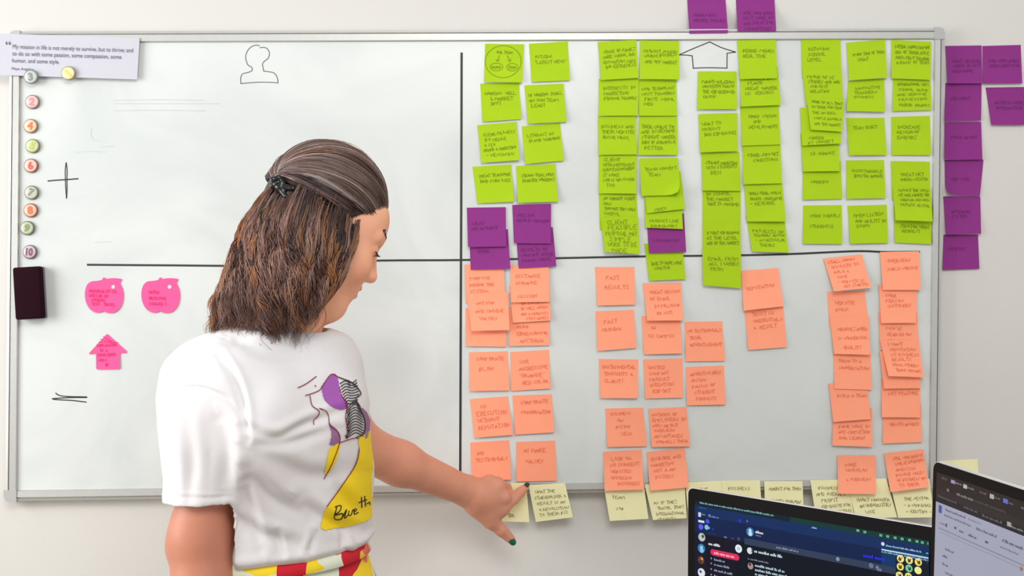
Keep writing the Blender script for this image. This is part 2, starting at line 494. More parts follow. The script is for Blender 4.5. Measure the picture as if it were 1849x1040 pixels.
# ------------------------------------------------------------------ hand lettering
FONT = {
 'A': [[(0, 0), (2, 6), (4, 0)], [(.7, 2), (3.3, 2)]], 'B': [[(0, 0), (0, 6), (2.6, 5.8), (3.2, 4.6), (2.4, 3.2), (0, 3)], [(2.4, 3.2), (3.8, 1.8), (2.8, .1), (0, 0)]],
 'C': [[(3.8, 5), (2.4, 6), (.5, 4.8), (.2, 2), (1.4, .1), (3.8, .8)]], 'D': [[(0, 0), (0, 6), (2.4, 5.6), (3.8, 3), (2.4, .3), (0, 0)]],
 'E': [[(3.6, 6), (0, 6), (0, 0), (3.7, 0)], [(0, 3), (2.8, 3.1)]], 'F': [[(3.6, 6), (0, 6), (0, 0)], [(0, 3), (2.8, 3.1)]],
 'G': [[(3.8, 5), (2.4, 6), (.5, 4.8), (.2, 2), (1.4, .1), (3.6, .6), (3.7, 2.6), (2.2, 2.6)]], 'H': [[(0, 0), (0, 6)], [(3.6, 0), (3.6, 6)], [(0, 3), (3.6, 3.1)]],
 'I': [[(1, 0), (1, 6)]], 'J': [[(3, 6), (3, 1.5), (2, 0), (.4, .8)]], 'K': [[(0, 0), (0, 6)], [(3.6, 6), (0, 2.6)], [(1, 3.6), (3.8, 0)]],
 'L': [[(0, 6), (0, 0), (3.4, .1)]], 'M': [[(0, 0), (.3, 6), (2, 2), (3.8, 6), (4.2, 0)]], 'N': [[(0, 0), (0, 6), (3.6, 0), (3.7, 6)]],
 'O': [[(2, 6), (.3, 4.4), (.3, 1.6), (2, 0), (3.7, 1.6), (3.7, 4.4), (2, 6)]], 'P': [[(0, 0), (0, 6), (2.8, 5.7), (3.4, 4.4), (2.6, 3), (0, 2.8)]],
 'Q': [[(2, 6), (.3, 4.4), (.3, 1.6), (2, 0), (3.7, 1.6), (3.7, 4.4), (2, 6)], [(2.4, 1.4), (4, -.4)]], 'R': [[(0, 0), (0, 6), (2.8, 5.7), (3.4, 4.4), (2.6, 3.1), (0, 2.8)], [(1.6, 2.9), (3.8, 0)]],
 'S': [[(3.5, 5.2), (2, 6), (.4, 5), (.8, 3.5), (3, 2.6), (3.6, 1.2), (2, 0), (.2, .8)]], 'T': [[(0, 6), (4, 6)], [(2, 6), (2, 0)]],
 'U': [[(0, 6), (.1, 1.5), (1.6, 0), (3.4, 1.2), (3.6, 6)]], 'V': [[(0, 6), (1.9, 0), (3.8, 6)]], 'W': [[(0, 6), (.9, 0), (2.1, 4), (3.3, 0), (4.3, 6)]],
 'X': [[(0, 0), (3.7, 6)], [(0, 6), (3.7, 0)]], 'Y': [[(0, 6), (1.9, 3), (3.8, 6)], [(1.9, 3), (1.9, 0)]], 'Z': [[(0, 6), (3.7, 6), (0, 0), (3.8, 0)]],
 '&': [[(3.8, 0), (.8, 4.6), (1.6, 6), (2.6, 5), (.4, 2), (1.2, .2), (3.6, 2.4)]], '-': [[(.6, 3), (3.2, 3)]], '.': [[(1, 0), (1.4, .3)]], ',': [[(1.2, .4), (.8, -1)]],
 '(': [[(2.6, 6.6), (1.4, 4), (1.4, 2), (2.6, -.6)]], ')': [[(1, 6.6), (2.2, 4), (2.2, 2), (1, -.6)]], "'": [[(1.4, 6.4), (1.2, 5)]], '"': [[(1, 6.4), (.9, 5)], [(2.2, 6.4), (2.1, 5)]],
 '?': [[(.4, 5), (2, 6), (3.4, 4.8), (1.9, 2.8), (1.9, 1.6)], [(1.9, .3), (2.0, 0)]], '!': [[(1.5, 6), (1.5, 2)], [(1.5, .3), (1.5, 0)]], '/': [[(.4, -.5), (3.2, 6.4)]], '=': [[(.4, 2), (3.4, 2)], [(.4, 4), (3.4, 4)]],
 '+': [[(.4, 3), (3.4, 3)], [(1.9, 1.5), (1.9, 4.5)]],
}
def letter_lines(txt, x, y, h, adv=None, slope=0.0, jit=0.5):
    """strokes of a hand-lettered line, y is the base line, y grows downward"""
    out = []
    s = h/6.0
    adv = adv or h*0.78
    for ch in txt:
        for L in FONT.get(ch.upper(), []):
            q = np.array(L, float) + rng.normal(0, jit*0.5, (len(L), 2))
            q = np.stack([x + q[:, 0]*s*adv/(h*0.78), y - q[:, 1]*s], 1)
            out.append(q)
        x += adv*(0.6 if ch in " .,'I()" else 1.0)
        y += slope*adv + rng.normal(0, h*0.02)
    return out

# ------------------------------------------------------------------ sticky notes
COL = {'lime': (165, 200, 23), 'purple': (138, 50, 130), 'orange': (255, 162, 128), 'cream': (244, 240, 188), 'pink': (250, 92, 152)}
INK = {'lime': (118, 140, 24), 'purple': (112, 40, 104), 'orange': (226, 116, 84), 'cream': (148, 140, 98), 'pink': (214, 48, 110)}
for c in COL:
    mat('paper_'+c, COL[c], 0.75, noise=0.025, nscale=30, spec=0.2)
    mat('ink_'+c, INK[c], 0.7, spec=0.2)
PAPER = {'lime': 'lime green', 'purple': 'purple', 'orange': 'orange', 'cream': 'pale yellow', 'pink': 'bright pink'}
def sheet_fn(cor, ybase, lift, side=0.0, fold=None):
    c = [np.array(p, float) for p in cor]
    def place(u, v, dy=0.0):
        p = c[0]*(1-u)*(1-v) + c[1]*u*(1-v) + c[2]*u*v + c[3]*(1-u)*v
        vv = max(v-0.18, 0)/0.82
        y = ybase - lift*vv**1.8*(1 + side*(u-0.5)) - 0.0006*abs(v) - dy
        if fold:
            e = max(0, (u if fold > 0 else 1-u) + v - 1.62)
            y -= e*e*0.10
            p = p + np.array([-1.0*fold, -1.0])*e*e*40
        return on_y(p[0], p[1], y)
    return place
def sheet_mesh(name, place, m, nu=5, nv=9, thick=0.00025):
    V, Fc = [], []
    N = (nu+1)*(nv+1)
    for back in (0, 1):
        for j in range(nv+1):
            for i in range(nu+1):
                p = place(i/nu, j/nv)
                V.append((p[0], p[1] + back*thick, p[2]))
    I = lambda i, j, b=0: b*N + j*(nu+1) + i
    for j in range(nv):
        for i in range(nu):
            Fc.append((I(i, j), I(i+1, j), I(i+1, j+1), I(i, j+1))[::-1])
            Fc.append((I(i, j, 1), I(i+1, j, 1), I(i+1, j+1, 1), I(i, j+1, 1)))
    rim = [(i, 0) for i in range(nu)] + [(nu, j) for j in range(nv)] + [(i, nv) for i in range(nu, 0, -1)] + [(0, j) for j in range(nv, 0, -1)]
    k0 = len(V)
    V += [V[I(*a)] for a in rim] + [V[I(*a, 1)] for a in rim]
    nr = len(rim)
    for a in range(nr):
        b = (a+1) % nr
        Fc.append((k0+a, k0+b, k0+nr+b, k0+nr+a))
    return mesh(name, V, Fc, m, None, False)
def note(col, cor, text, label, layer=0, lift=None, ybase=Y_BOARD, group=None, fold=None, v0=0.27, h=0.085, sp=0.135, side=None, align=None):
    lift = rng.uniform(0.003, 0.006) if lift is None else lift
    side = rng.uniform(-0.5, 0.5) if side is None else side
    yb = ybase - 0.0006 - layer*0.0011
    pl = sheet_fn(cor, yb, lift, side, fold)
    o = sheet_mesh('sticky_note', pl, MATS['paper_'+col])
    nf = 2*5*9
    o.data.polygons.foreach_set('use_smooth', [i < nf for i in range(len(o.data.polygons))])
    tag(o, label, 'sticky note', group or PAPER[col] + ' sticky notes on the whiteboard')
    lines = []
    v = v0
    x0 = rng.uniform(0.07, 0.14)
    for t in text:
        if isinstance(t, list):
            lines += [np.array(q, float) for q in t]
            continue
        n = sum(0.6 if ch in " .,'I()" else 1.0 for ch in t)
        ind = len(t) - len(t.lstrip())
        t = t.strip()
        n -= ind*0.6
        hh = h*rng.uniform(0.92, 1.1)
        adv = min(hh*0.86, (0.95-x0-ind*0.04)/max(n, 1))
        lines += letter_lines(t, x0 + ind*0.04 + rng.uniform(0, .02), v + hh*0.5, hh, adv, rng.uniform(-0.05, 0.03))
        v += sp
    if lines:
        LL = [resample(l, 0.06) if len(l) > 2 else l for l in lines]
        V, Q = ribbon(LL, 0.0075, lambda p: pl(p[0], p[1], 0.00045))
        k = mesh('handwriting', V, Q, MATS['ink_'+col], o)
    return o
def column(col, desc, rows, first='topmost', **kw):
    """rows from the top: (corners, text, layer[, options])"""
    ords = ['first', 'second', 'third', 'fourth', 'fifth', 'sixth', 'seventh', 'eighth']
    for i, r in enumerate(rows):
        k = dict(kw); c = col
        opt = r[3] if len(r) > 3 else {}
        opt = dict(opt)
        lab = opt.pop('label', None) or '%s %s sticky note down %s' % (ords[i], PAPER[col], desc)
        c = opt.pop('col', col)
        k.update(opt)
        note(c, r[0], r[1], lab, r[2], **k)
circ = lambda cx, cy, rx, ry, n=28: [(cx + rx*math.cos(a), cy + ry*math.sin(a)) for a in np.linspace(0, 2*math.pi, n)]
A1 = [circ(.48, .46, .47, .42), [(.38, .3), (.33, .46)], [(.29, .4), (.33, .46), (.38, .42)], [(.58, .3), (.66, .46)], [(.6, .44), (.66, .46), (.68, .38)], circ(.31, .6, .17, .1), circ(.72, .6, .15, .1)]
A1 += letter_lines('OUR TEAM', .3, .26, .08, .055) + letter_lines('BRAND', .19, .64, .07, .05) + letter_lines('TEAM', .62, .64, .07, .05)
column('lime', 'the column beside the vertical line', [
 ([(876, 79), (946, 80), (943, 149), (874, 148)], [A1], 1, {'label': 'lime green sticky note with a circled diagram, beside the vertical line'}),
 ([(867, 151), (937, 149), (941, 215), (871, 220)], ['WORKING  WELL', '   & MARKET', '   (APP)'], 0),
 ([(862, 226), (932, 220), (938, 289), (869, 294)], ['CLEAR PROCESS', '(GO MENU)', '& CIO', 'BRAND & MARKETING', ' - MESSAGING'], 1),
 ([(853, 301), (923, 297), (928, 364), (862, 367)], ['GREAT TEAMWORK', '(AND PURPOSE)'], 0)])
column('lime', 'the second column from the vertical line', [
 ([(955, 79), (1025, 75), (1029, 145), (960, 148)], ['OUTSIDE', "'LATEST NEWS'"], 0, {'v0': .36}),
 ([(947, 154), (1017, 151), (1023, 220), (953, 223)], ['UP WORKING (SMALL', 'AN OWN TEAM', '(LEAD)'], 1),
 ([(942, 228), (1011, 222), (1018, 290), (948, 296)], ['LITERACY AS', '(SPACED LEARNING)'], 0),
 ([(932, 300), (1002, 296), (1008, 364), (935, 366)], ['STRONG-TEAM, MORE', '(SMARTER WORKING)'], 1)])
column('purple', 'the short column beside the vertical line', [
 ([(843, 375), (913, 374), (914, 445), (845, 446)], ['', 'SALES', 'DEPARTMENT'], 2, {'label': 'upper purple sticky note beside the vertical line, above the horizontal line'}),
 ([(847, 416), (917, 414), (921.5, 485), (850, 487)], ['', '', '   EMAIL'], 1, {'label': 'lower purple sticky note beside the vertical line, crossing the horizontal line'})])
column('purple', 'x', [
 ([(925, 370), (995, 368), (995, 440), (928, 439)], ['SELLING', 'RESULTS CAMPAIGN'], 2, {'label': 'upper purple sticky note of the pair second from the vertical line'}),
 ([(931, 413), (998, 410), (1004.6, 480.5), (936.5, 484.6)], ['', '', 'RESULTS OF', 'COMPANY SPEND', 'BRAND MODEL'], 1, {'label': 'lower purple sticky note of the pair second from the vertical line'})])
column('lime', 'the third column from the vertical line', [
 ([(1079.6, 76), (1149, 72), (1153, 140.5), (1085, 144.6)], ['SENSE OF FAMILY', 'MAKE SCHOOL AND', 'EDUCATION SAFE', ' (NO EXTREMES)'], 2),
 ([(1081, 142), (1153, 141), (1151.6, 208.7), (1081, 209)], ['INTERESTS IN', 'MARKETING', '(STRONGER TEACHER)'], 1),
 ([(1079.6, 210), (1148, 209), (1150.5, 279), (1081, 279.5)], ['BUSINESS AND', 'THEIR WEBSITE', '(QUICK WINS)'], 2),
 ([(1081, 280), (1150, 279.7), (1148.4, 349.6), (1081, 349)], ['CLIENT', 'WITH DIFFERENT', 'PRODUCT DESIGN MAKING', 'IT MORE', 'PEOPLE CAN SUCCEED', '  TOO'], 1, {'v0': .12}),
 ([(1081, 350), (1149.5, 350), (1152, 420), (1083, 415)], ['NO CURRENT CLIENT', 'HAS', 'THOUGHT THIS MORE', 'USEFUL'], 0, {'v0': .13, 'lift': .0006}),
 ([(1084, 393), (1152, 392), (1155, 459), (1092, 454.5)], ['  CLIENT', '  FEASIBLE', 'PROPOSAL MAY', '  SIMPLE', ' WORK TO BE', '   MADE'], 3, {'v0': .14, 'h': .12, 'sp': .16, 'lift': .008})])
column('lime', 'the fourth column from the vertical line', [
 ([(1155.7, 73), (1226, 74), (1226.6, 143.4), (1155, 142.7)], ['PRODUCT SPREAD', 'COURSE BUSINESS', ' AND OFF MARKET'], 2),
 ([(1153, 143.4), (1221, 144), (1222.6, 209), (1154, 209)], ['GOOD TECHNOLOGY', 'MOST TEACHERS', ' (FIRST)  SCHOOL', ' NEED'], 0),
 ([(1154, 209.6), (1222.6, 209), (1224, 279.5), (1152, 280)], ['THEIR COURSE TOP', 'AND IN DEMAND', 'STUDENT CAREER', '(LIKE OF AWARENESS)', '  BETTER'], 1),
 ([(1154.6, 285.7), (1224, 285), (1229.5, 352.5), (1158, 353.5)], ['TEACH CONCEPT', '  TEAM'], 4, {'fold': 1, 'v0': .3, 'label': 'lime green sticky note with a curled corner, fourth column from the vertical line'}),
 ([(1161, 318), (1229, 309), (1237, 377), (1168, 385)], ['', '', '', '', '', '  VIDEO'], 3, {'label': 'tilted lime green sticky note under the one with the curled corner'}),
 ([(1163, 345), (1230, 345), (1233, 413.5), (1165, 411)], ['', '', '', '', 'PRODUCT LINE', '(MEMBERSHIP)'], 2, {'label': 'lime green sticky note just above the lone purple note of its column'}),
 ([(1167, 388), (1235, 385), (1239, 455), (1172, 457)], ['', '', '', ' LOW MARGINS'], 1, {'col': 'purple', 'label': 'lone purple sticky note between lime green notes of one column'}),
 ([(1163, 440), (1232, 441), (1238, 504), (1172, 507)], ['', '', '(ASK TO HAVE MORE', '  WORTH)'], 0, {'label': 'lime green sticky note hanging below the lone purple note', 'h': .095})])
column('lime', 'the column below the drawn arrow', [
 ([(1260, 128.7), (1329.6, 129), (1331, 197), (1259, 197)], ['PARENTS RELATIONS', 'COMPETITIVE TEAM OF', 'THE EXPERIENCED', 'GROUP'], 1),
 ([(1261, 206), (1331, 204), (1332.5, 273), (1264.4, 275)], ['WHAT TO', 'PRODUCT', '(AND EXPENSIVE)'], 2),
 ([(1265.8, 275), (1335, 274.5), (1337.6, 344.8), (1268.5, 344)], ['STUDENT MARKETING', 'WITH STUDENTS', '  (YES)'], 1),
 ([(1268, 342), (1337.6, 342), (1337, 408), (1268.5, 408)], ['IN SCHOOL', 'THE MARKET', ' WANT TO CONSIDER'], 0, {'v0': .13, 'lift': .0006}),
 ([(1268.5, 402), (1337, 402.7), (1338, 472), (1269, 470)], ['IS WHAT EXPERIENCE', 'AT THE LEVEL', 'AND IN THE MARKET'], 2, {'lift': .0006}),
 ([(1268, 449), (1338, 449), (1338, 520.6), (1270, 515)], ['EMAIL FROM', ' ALL I WORKS', '  FROM'], 4, {'h': .1})])
column('lime', 'the column between drawn arrow and wide gap', [
 ([(1331, 72.7), (1400.4, 72), (1403.6, 141.4), (1336, 143)], ['BEHIND SCENES', 'REAL TIME'], 2),
 ([(1334, 122), (1404, 120), (1410, 189.3), (1338.5, 192.5)], ['', 'INTEREST IN', '  PLACE', 'GREAT CAREER', 'US  SERIOUS'], 1, {'v0': .14}),
 ([(1336, 191), (1406, 189), (1409.3, 261), (1340, 263)], ['  HARD CODING', '     AND', '  DEVELOPMENT)'], 0),
 ([(1340, 262), (1409, 260), (1412, 331), (1342.5, 332.7)], ['OTHER SUPPORT', '   CONDITIONS'], 1),
 ([(1344, 331), (1412.5, 330), (1419, 400), (1348.7, 400)], ['WHERE OTHER COURSE', '(CREATE - FREELANCE)', '- REQUIRE'], 2),
 ([(1346.5, 390), (1416, 392), (1424, 456), (1358, 454)], ['', ' PROJECTS OF', ' TEACHERS ADVICE', '  - A PARTICULAR', '    THEIRS'], 0, {'lift': .007})])
column('lime', 'the third column from the right frame', [
 ([(1446.6, 70.8), (1517, 69), (1519.5, 140), (1448.5, 140)], [' OUTGOING', ' SCHOOL', ' LEVEL'], 1, {'lift': .0006}),
 ([(1449, 124), (1519, 124), (1523, 190), (1455, 190)], ['', 'PROUD OF MY', 'STUDIES AND AND', ' SUBJECT', ' RELATING'], 3, {'v0': .08, 'lift': .0006}),
 ([(1456.5, 176), (1524.6, 179), (1520.7, 238), (1464, 234)], ['WORK ON ALL THAT', 'TO THEIR OWN TIME', 'THE AN IDEA', ' PEOPLE ANSWER A', ' AND THE MARKET'], 5, {'v0': .12, 'sp': .17}),
 ([(1445, 194), (1516, 194), (1519, 259), (1448.5, 262.8)], ['', '', '', '', '  CAREER', '  BY CONCEPT'], 2),
 ([(1445, 241.5), (1514, 240), (1516.5, 308.8), (1450, 309.7)], ['', '', '  SO CHANGE'], 1),
 ([(1449, 292), (1518, 291), (1520.7, 359), (1449.6, 360.7)], ['', '', '  WORKING'], 0),
 ([(1450, 371), (1520, 370.4), (1520.7, 440.3), (1449.6, 440.3)], ['  GOING SCHOOLS', '', '  STUDENTS)'], 0)])
column('lime', 'the second column from the right frame', [
 ([(1528, 77), (1597.8, 71.5), (1602, 140.5), (1533, 145)], ['SPEND TIME OF TEAM', '   CHAT'], 1, {'v0': .34}),
 ([(1531, 146), (1596.6, 142), (1597.8, 202), (1529, 200.5)], ['  INNOVATIVE', '  TEACHERS', '  BUSINESS'], 0),
 ([(1528, 213), (1596.6, 212.7), (1601, 280), (1533, 280)], [' TEAM QUIET'], 0),
 ([(1527.6, 289.6), (1596, 289), (1599, 357.7), (1528.8, 358.9)], [' UNSUSTAINABLE', '  (INVESTED AMOUNT)'], 0),
 ([(1530, 371.5), (1601, 369.7), (1603.5, 438.5), (1535, 440)], ['OPEN LISTEN', ' AND ABILITY IN', '  DOING'], 0)])
column('lime', 'the column next to the right frame', [
 ([(1609.5, 72), (1681.5, 75.4), (1680, 144), (1609.5, 141.6)], ['PUTTING SCHOOL PRESENT', 'ADD OF THEIR ROLE', 'SMALL FIRST TEACHER', ' A BASIS OF TEAM'], 1, {'v0': .17}),
 ([(1612, 142), (1680, 145), (1682, 199), (1611.6, 200.5)], [' INTERNATIONAL CALL', '  SCHOOL GROUP', ' AND SERVICE', '  PROCESSING', '  FRIEND  BRANDS'], 0, {'v0': .17, 'sp': .16}),
 ([(1609, 211), (1679, 209), (1681, 280), (1610.5, 280)], ['  INCREASE', '  RESEARCH', '  ENQUIRY'], 0),
 ([(1609, 290.8), (1678.5, 292), (1680, 361), (1611, 361)], ['  GREAT NET', '  UNDER-STATED'], 1, {'v0': .34, 'lift': .0006}),
 ([(1612, 337), (1680, 339), (1684, 400), (1617, 397.6)], ['PROJECT THE COULD', 'GET SMALL BENEFITS THE', ' LEARN AND FEEL WELL', ' PRIVATE SECTOR'], 3, {'v0': .1, 'sp': .14, 'lift': .009}),
 ([(1613, 372), (1682, 372), (1681.5, 440.8), (1615.8, 438)], ['', '', '  STRUCTURE WHERE', '   REQUEST'], 0)])
ow = 'orange sticky notes below the horizontal line'
column('orange', 'the column beside the vertical line', [
 ([(838.5, 477.4), (909.5, 478), (912, 546), (841, 547)], ['', 'PURPOSE', 'BEHIND THE', 'SYSTEM'], 2, {'lift': .0006, 'v0': .2, 'sp': .17}),
 ([(843, 530), (917, 527), (920, 596), (851, 597.6)], ['  NOT FUN', ' AND UNIQUE', '   VALUES'], 4, {'v0': .28, 'sp': .2, 'lift': .01}),
 ([(840, 556), (914, 556), (914, 626), (841, 625)], [], 0),
 ([(846.5, 636), (916.5, 634), (920, 705), (848, 706)], [' CORPORATE', '', '   BLOW'], 0, {'h': .1, 'v0': .18}),
 ([(848, 720.5), (917, 715.5), (926, 785), (857, 790.5)], ['   US', 'EXECUTION', 'WITHOUT', 'REPUTATION'], 0, {'h': .1, 'v0': .22, 'sp': .18}),
 ([(849, 799), (919, 795), (923, 866), (852, 868)], [' NO', 'TESTIMONIALS'], 0, {'h': .1, 'v0': .3, 'sp': .17})], group=ow)
column('orange', 'the second column from the vertical line', [
 ([(921.5, 479), (991, 478), (992.6, 545), (922.7, 546)], ['', ' DISTANCE', ' DURANCE', '', '  MISSION'], 3, {'h': .1, 'v0': .12, 'sp': .18}),
 ([(919, 516), (992, 514), (994, 578.5), (926, 583)], ['', '', '', '   IN SOCIETY', '  OF WELL NEEDS', '  AND A PRODUCTS', '     COMPANIES'], 1, {'v0': .1}),
 ([(919, 554), (991, 554), (992, 623.5), (919.7, 625)], ['', '', '  GROUP', '  EXPRESSION FOR', '    ANYTHING'], 0, {'v0': .15, 'sp': .18}),
 ([(921, 635.5), (991, 631.5), (994, 701.5), (923, 706)], ['   USE', '  AGGRESSIVE', "  'ORANGE'", '    RED COLOR'], 0, {'h': .1, 'v0': .27, 'sp': .18}),
 ([(925, 714), (996, 712), (1000.5, 780.5), (930, 785)], [' CORPORATE', '', ' COMMUNICATION'], 0, {'h': .1, 'v0': .2, 'sp': .12}),
 ([(932, 798), (1002, 795.5), (1005.5, 868), (932.5, 869.5)], ['  AI MAKE', '', '   VALUES'], 0, {'h': .1, 'v0': .22, 'sp': .14})], group=ow)
column('orange', 'the third column from the vertical line', [
 ([(1074, 482), (1145, 482), (1147, 550), (1078.7, 551.8)], ['   FAST', '', '  RESULTS'], 0, {'h': .1, 'v0': .28, 'sp': .125}),
 ([(1075, 562), (1144.4, 559.6), (1149, 628.4), (1079, 633.6)], ['   FAST', ' GROWING'], 0, {'h': .1, 'v0': .28, 'sp': .2}),
 ([(1081, 648), (1152, 649), (1151.4, 719), (1084, 719)], ['INSTRUMENTAL', ' THOUGHTS &', ' CLARITY'], 0, {'v0': .2, 'sp': .18}),
 ([(1092.7, 737.7), (1161, 736), (1168, 805.8), (1096.5, 807)], ['BUSINESS', '    ON', '   BUYING', '      LESS'], 0, {'v0': .15, 'sp': .17}),
 ([(1089, 816), (1158.4, 811.8), (1163, 884), (1092, 886)], ['  LOOK ON', ' NO CURRENT', ' WEBSITES', ' OFFERING', '    (OFFERED)'], 1, {'lift': .017, 'side': 0, 'v0': .2, 'sp': .16})], group=ow)
column('orange', 'the fourth column from the vertical line', [
 ([(1160.5, 511.5), (1229.5, 510), (1233.4, 578.5), (1168.5, 579)], ['GREAT DESIGN', 'OF EMAIL', '  (DO FOLLOW UP', '   (OR NOT)'], 1, {'v0': .24, 'sp': .19, 'lift': .008}),
 ([(1158, 571), (1228, 570), (1232, 638), (1163, 640)], ['', '   OF', ' US CAMPUS'], 0, {'v0': .12, 'sp': .2}),
 ([(1161, 649), (1232, 647), (1233, 718), (1165, 719.7)], [' UNITED', ' COMPANY', ' PRODUCT', ' INTENTION', '   EXPORT'], 0, {'v0': .22, 'sp': .15}),
 ([(1171, 738), (1239.6, 734.8), (1246, 806), (1177, 807)], ['NOTHING OF', 'EMPLOYERS IN', 'NOW ABOUT', 'OVERSEAS', 'ADVANTAGES', ' NORMALLY THEIR'], 1, {'v0': .17, 'sp': .14}),
 ([(1167.7, 816.6), (1236, 808.5), (1244, 880), (1174, 886)], ['ENQUIRE AND', 'MARKETING', ' NOT A AN', '  BUYERS'], 1, {'lift': .017, 'side': 0, 'v0': .2, 'sp': .155})], group=ow)
column('orange', 'the short pair below the green notes', [
 ([(1236, 581), (1304, 580), (1309, 651.7), (1238, 652.5)], ['NO TESTIMONIALS', ' TRIAL', ' ADVERTISEMENT'], 0, {'v0': .24, 'sp': .17, 'label': 'upper of two orange sticky notes, fifth column from the vertical line'}),
 ([(1238, 662.6), (1306.6, 660), (1310, 730.4), (1240, 731.7)], ['ADVERTISE HELP', ' BUYING', ' BASICS OF', '  STUDENT', '  (PERFECT)'], 0, {'v0': .2, 'sp': .16, 'label': 'lower of two orange sticky notes, fifth column from the vertical line'})], group=ow)
column('orange', 'x', [
 ([(1338, 489), (1405, 484), (1415, 553), (1343, 561)], [' REPUTATION'], 1, {'v0': .46, 'h': .09, 'lift': .007, 'label': 'upper note of the lone overlapping orange pair beneath the horizontal line'}),
 ([(1344, 556), (1414, 551), (1420.4, 627), (1351, 632)], [' TRUST US', ' CREDENTIALS', ' &  RESULT'], 0, {'v0': .17, 'sp': .16, 'label': 'lower note of the lone overlapping orange pair beneath the horizontal line'})], group=ow)
column('orange', 'the second column from the right frame', [
 ([(1486.5, 467), (1555.8, 459), (1574, 519.6), (1506, 526)], ['STALL NAMES', ' OPPOSITE TO', '  ROLE &', '   GAME', '  - WEBSITE IS', '     GET STARTED'], 2, {'v0': .14, 'sp': .15, 'lift': .012}),
 ([(1493.5, 526.5), (1561.5, 525), (1568.5, 590), (1498, 592)], ['  WEBSITE', '  BUILD'], 0, {'lift': .0006, 'v0': .32, 'sp': .19}),
 ([(1498, 572), (1569, 570), (1571, 640.8), (1506, 639)], ['', ' SERIOUSLY ASKED', ' IS COMMERCIAL', '    QUALITY'], 2, {'v0': .1, 'sp': .24}),
 ([(1504, 635), (1572, 636), (1574, 704), (1507, 702)], [' TERMS TO A', ' CONVERSATION'], 0, {'v0': .24, 'sp': .19}),
 ([(1496, 692.6), (1566, 692), (1572, 756.7), (1504.6, 762)], ['', '  BUILD A TEAM'], 2, {'v0': .12, 'sp': .2}),
 ([(1504, 740), (1574, 736.7), (1575, 807), (1503, 804.4)], ['', '', ' BANK MORE IN', ' NOT COMPLETING', ' OUR LEARN'], 1, {'v0': .15, 'sp': .16}),
 ([(1512, 822), (1580.7, 822), (1582, 892), (1513.5, 891.4)], ['  MORE', '  CASH FLOW', '', '  & OVERSEAS'], 3, {'lift': .017, 'side': 0, 'v0': .25, 'sp': .13})], group=ow)
column('orange', 'the column next to the right frame', [
 ([(1589, 455), (1659.6, 453.4), (1662.6, 523.5), (1594, 523.5)], ['  OVERSEAS', '', '  PUBLIC SERVICE'], 3, {'v0': .24, 'sp': .11}),
 ([(1586.5, 514), (1656, 515), (1654, 583), (1591, 583.5)], ['', '  WORK', '  PERSON', '   CUSTOMERS'], 2, {'v0': .14, 'sp': .14}),
 ([(1586, 563.5), (1656, 563), (1660, 636), (1589, 632)], ['', '', ' PEOPLE', ' SEARCH ON', ' COMMERCIALLY'], 1, {'lift': .0006, 'v0': .1, 'sp': .16}),
 ([(1589, 614), (1658.5, 614), (1667.7, 681.5), (1604.4, 679)], ['  I WANT', '   REPUTATION', '   MY BUSINESS', '   RESULTS', '   FROM OTHERS', '    TRADE COMPANY'], 4, {'v0': .12, 'sp': .14, 'lift': .011}),
 ([(1588, 634), (1660, 634), (1662, 701), (1596, 701.8)], [], 3),
 ([(1591, 684), (1661, 684), (1661.6, 754), (1592.4, 753.4)], ['', '', '  NOT FEATURE'], 1, {'v0': .12}),
 ([(1593, 732), (1663, 730), (1665, 798), (1594, 801)], ['', '', '', '  WEBSITE ADVERTS'], 0, {'v0': .1}),
 ([(1596, 819), (1667, 811), (1677.5, 879.7), (1608, 888.6)], [' STILL COMPARABLE', '  LOOK AT INTERVIEW', '  ANALYSIS', '  BECOME SALES', '  OF BUSINESS ON', '   TO THEIR'], 3, {'lift': .017, 'side': 0, 'v0': .17, 'sp': .14})], group=ow)
yk = dict(ybase=0.0, group='pale yellow sticky notes along the bottom rail')
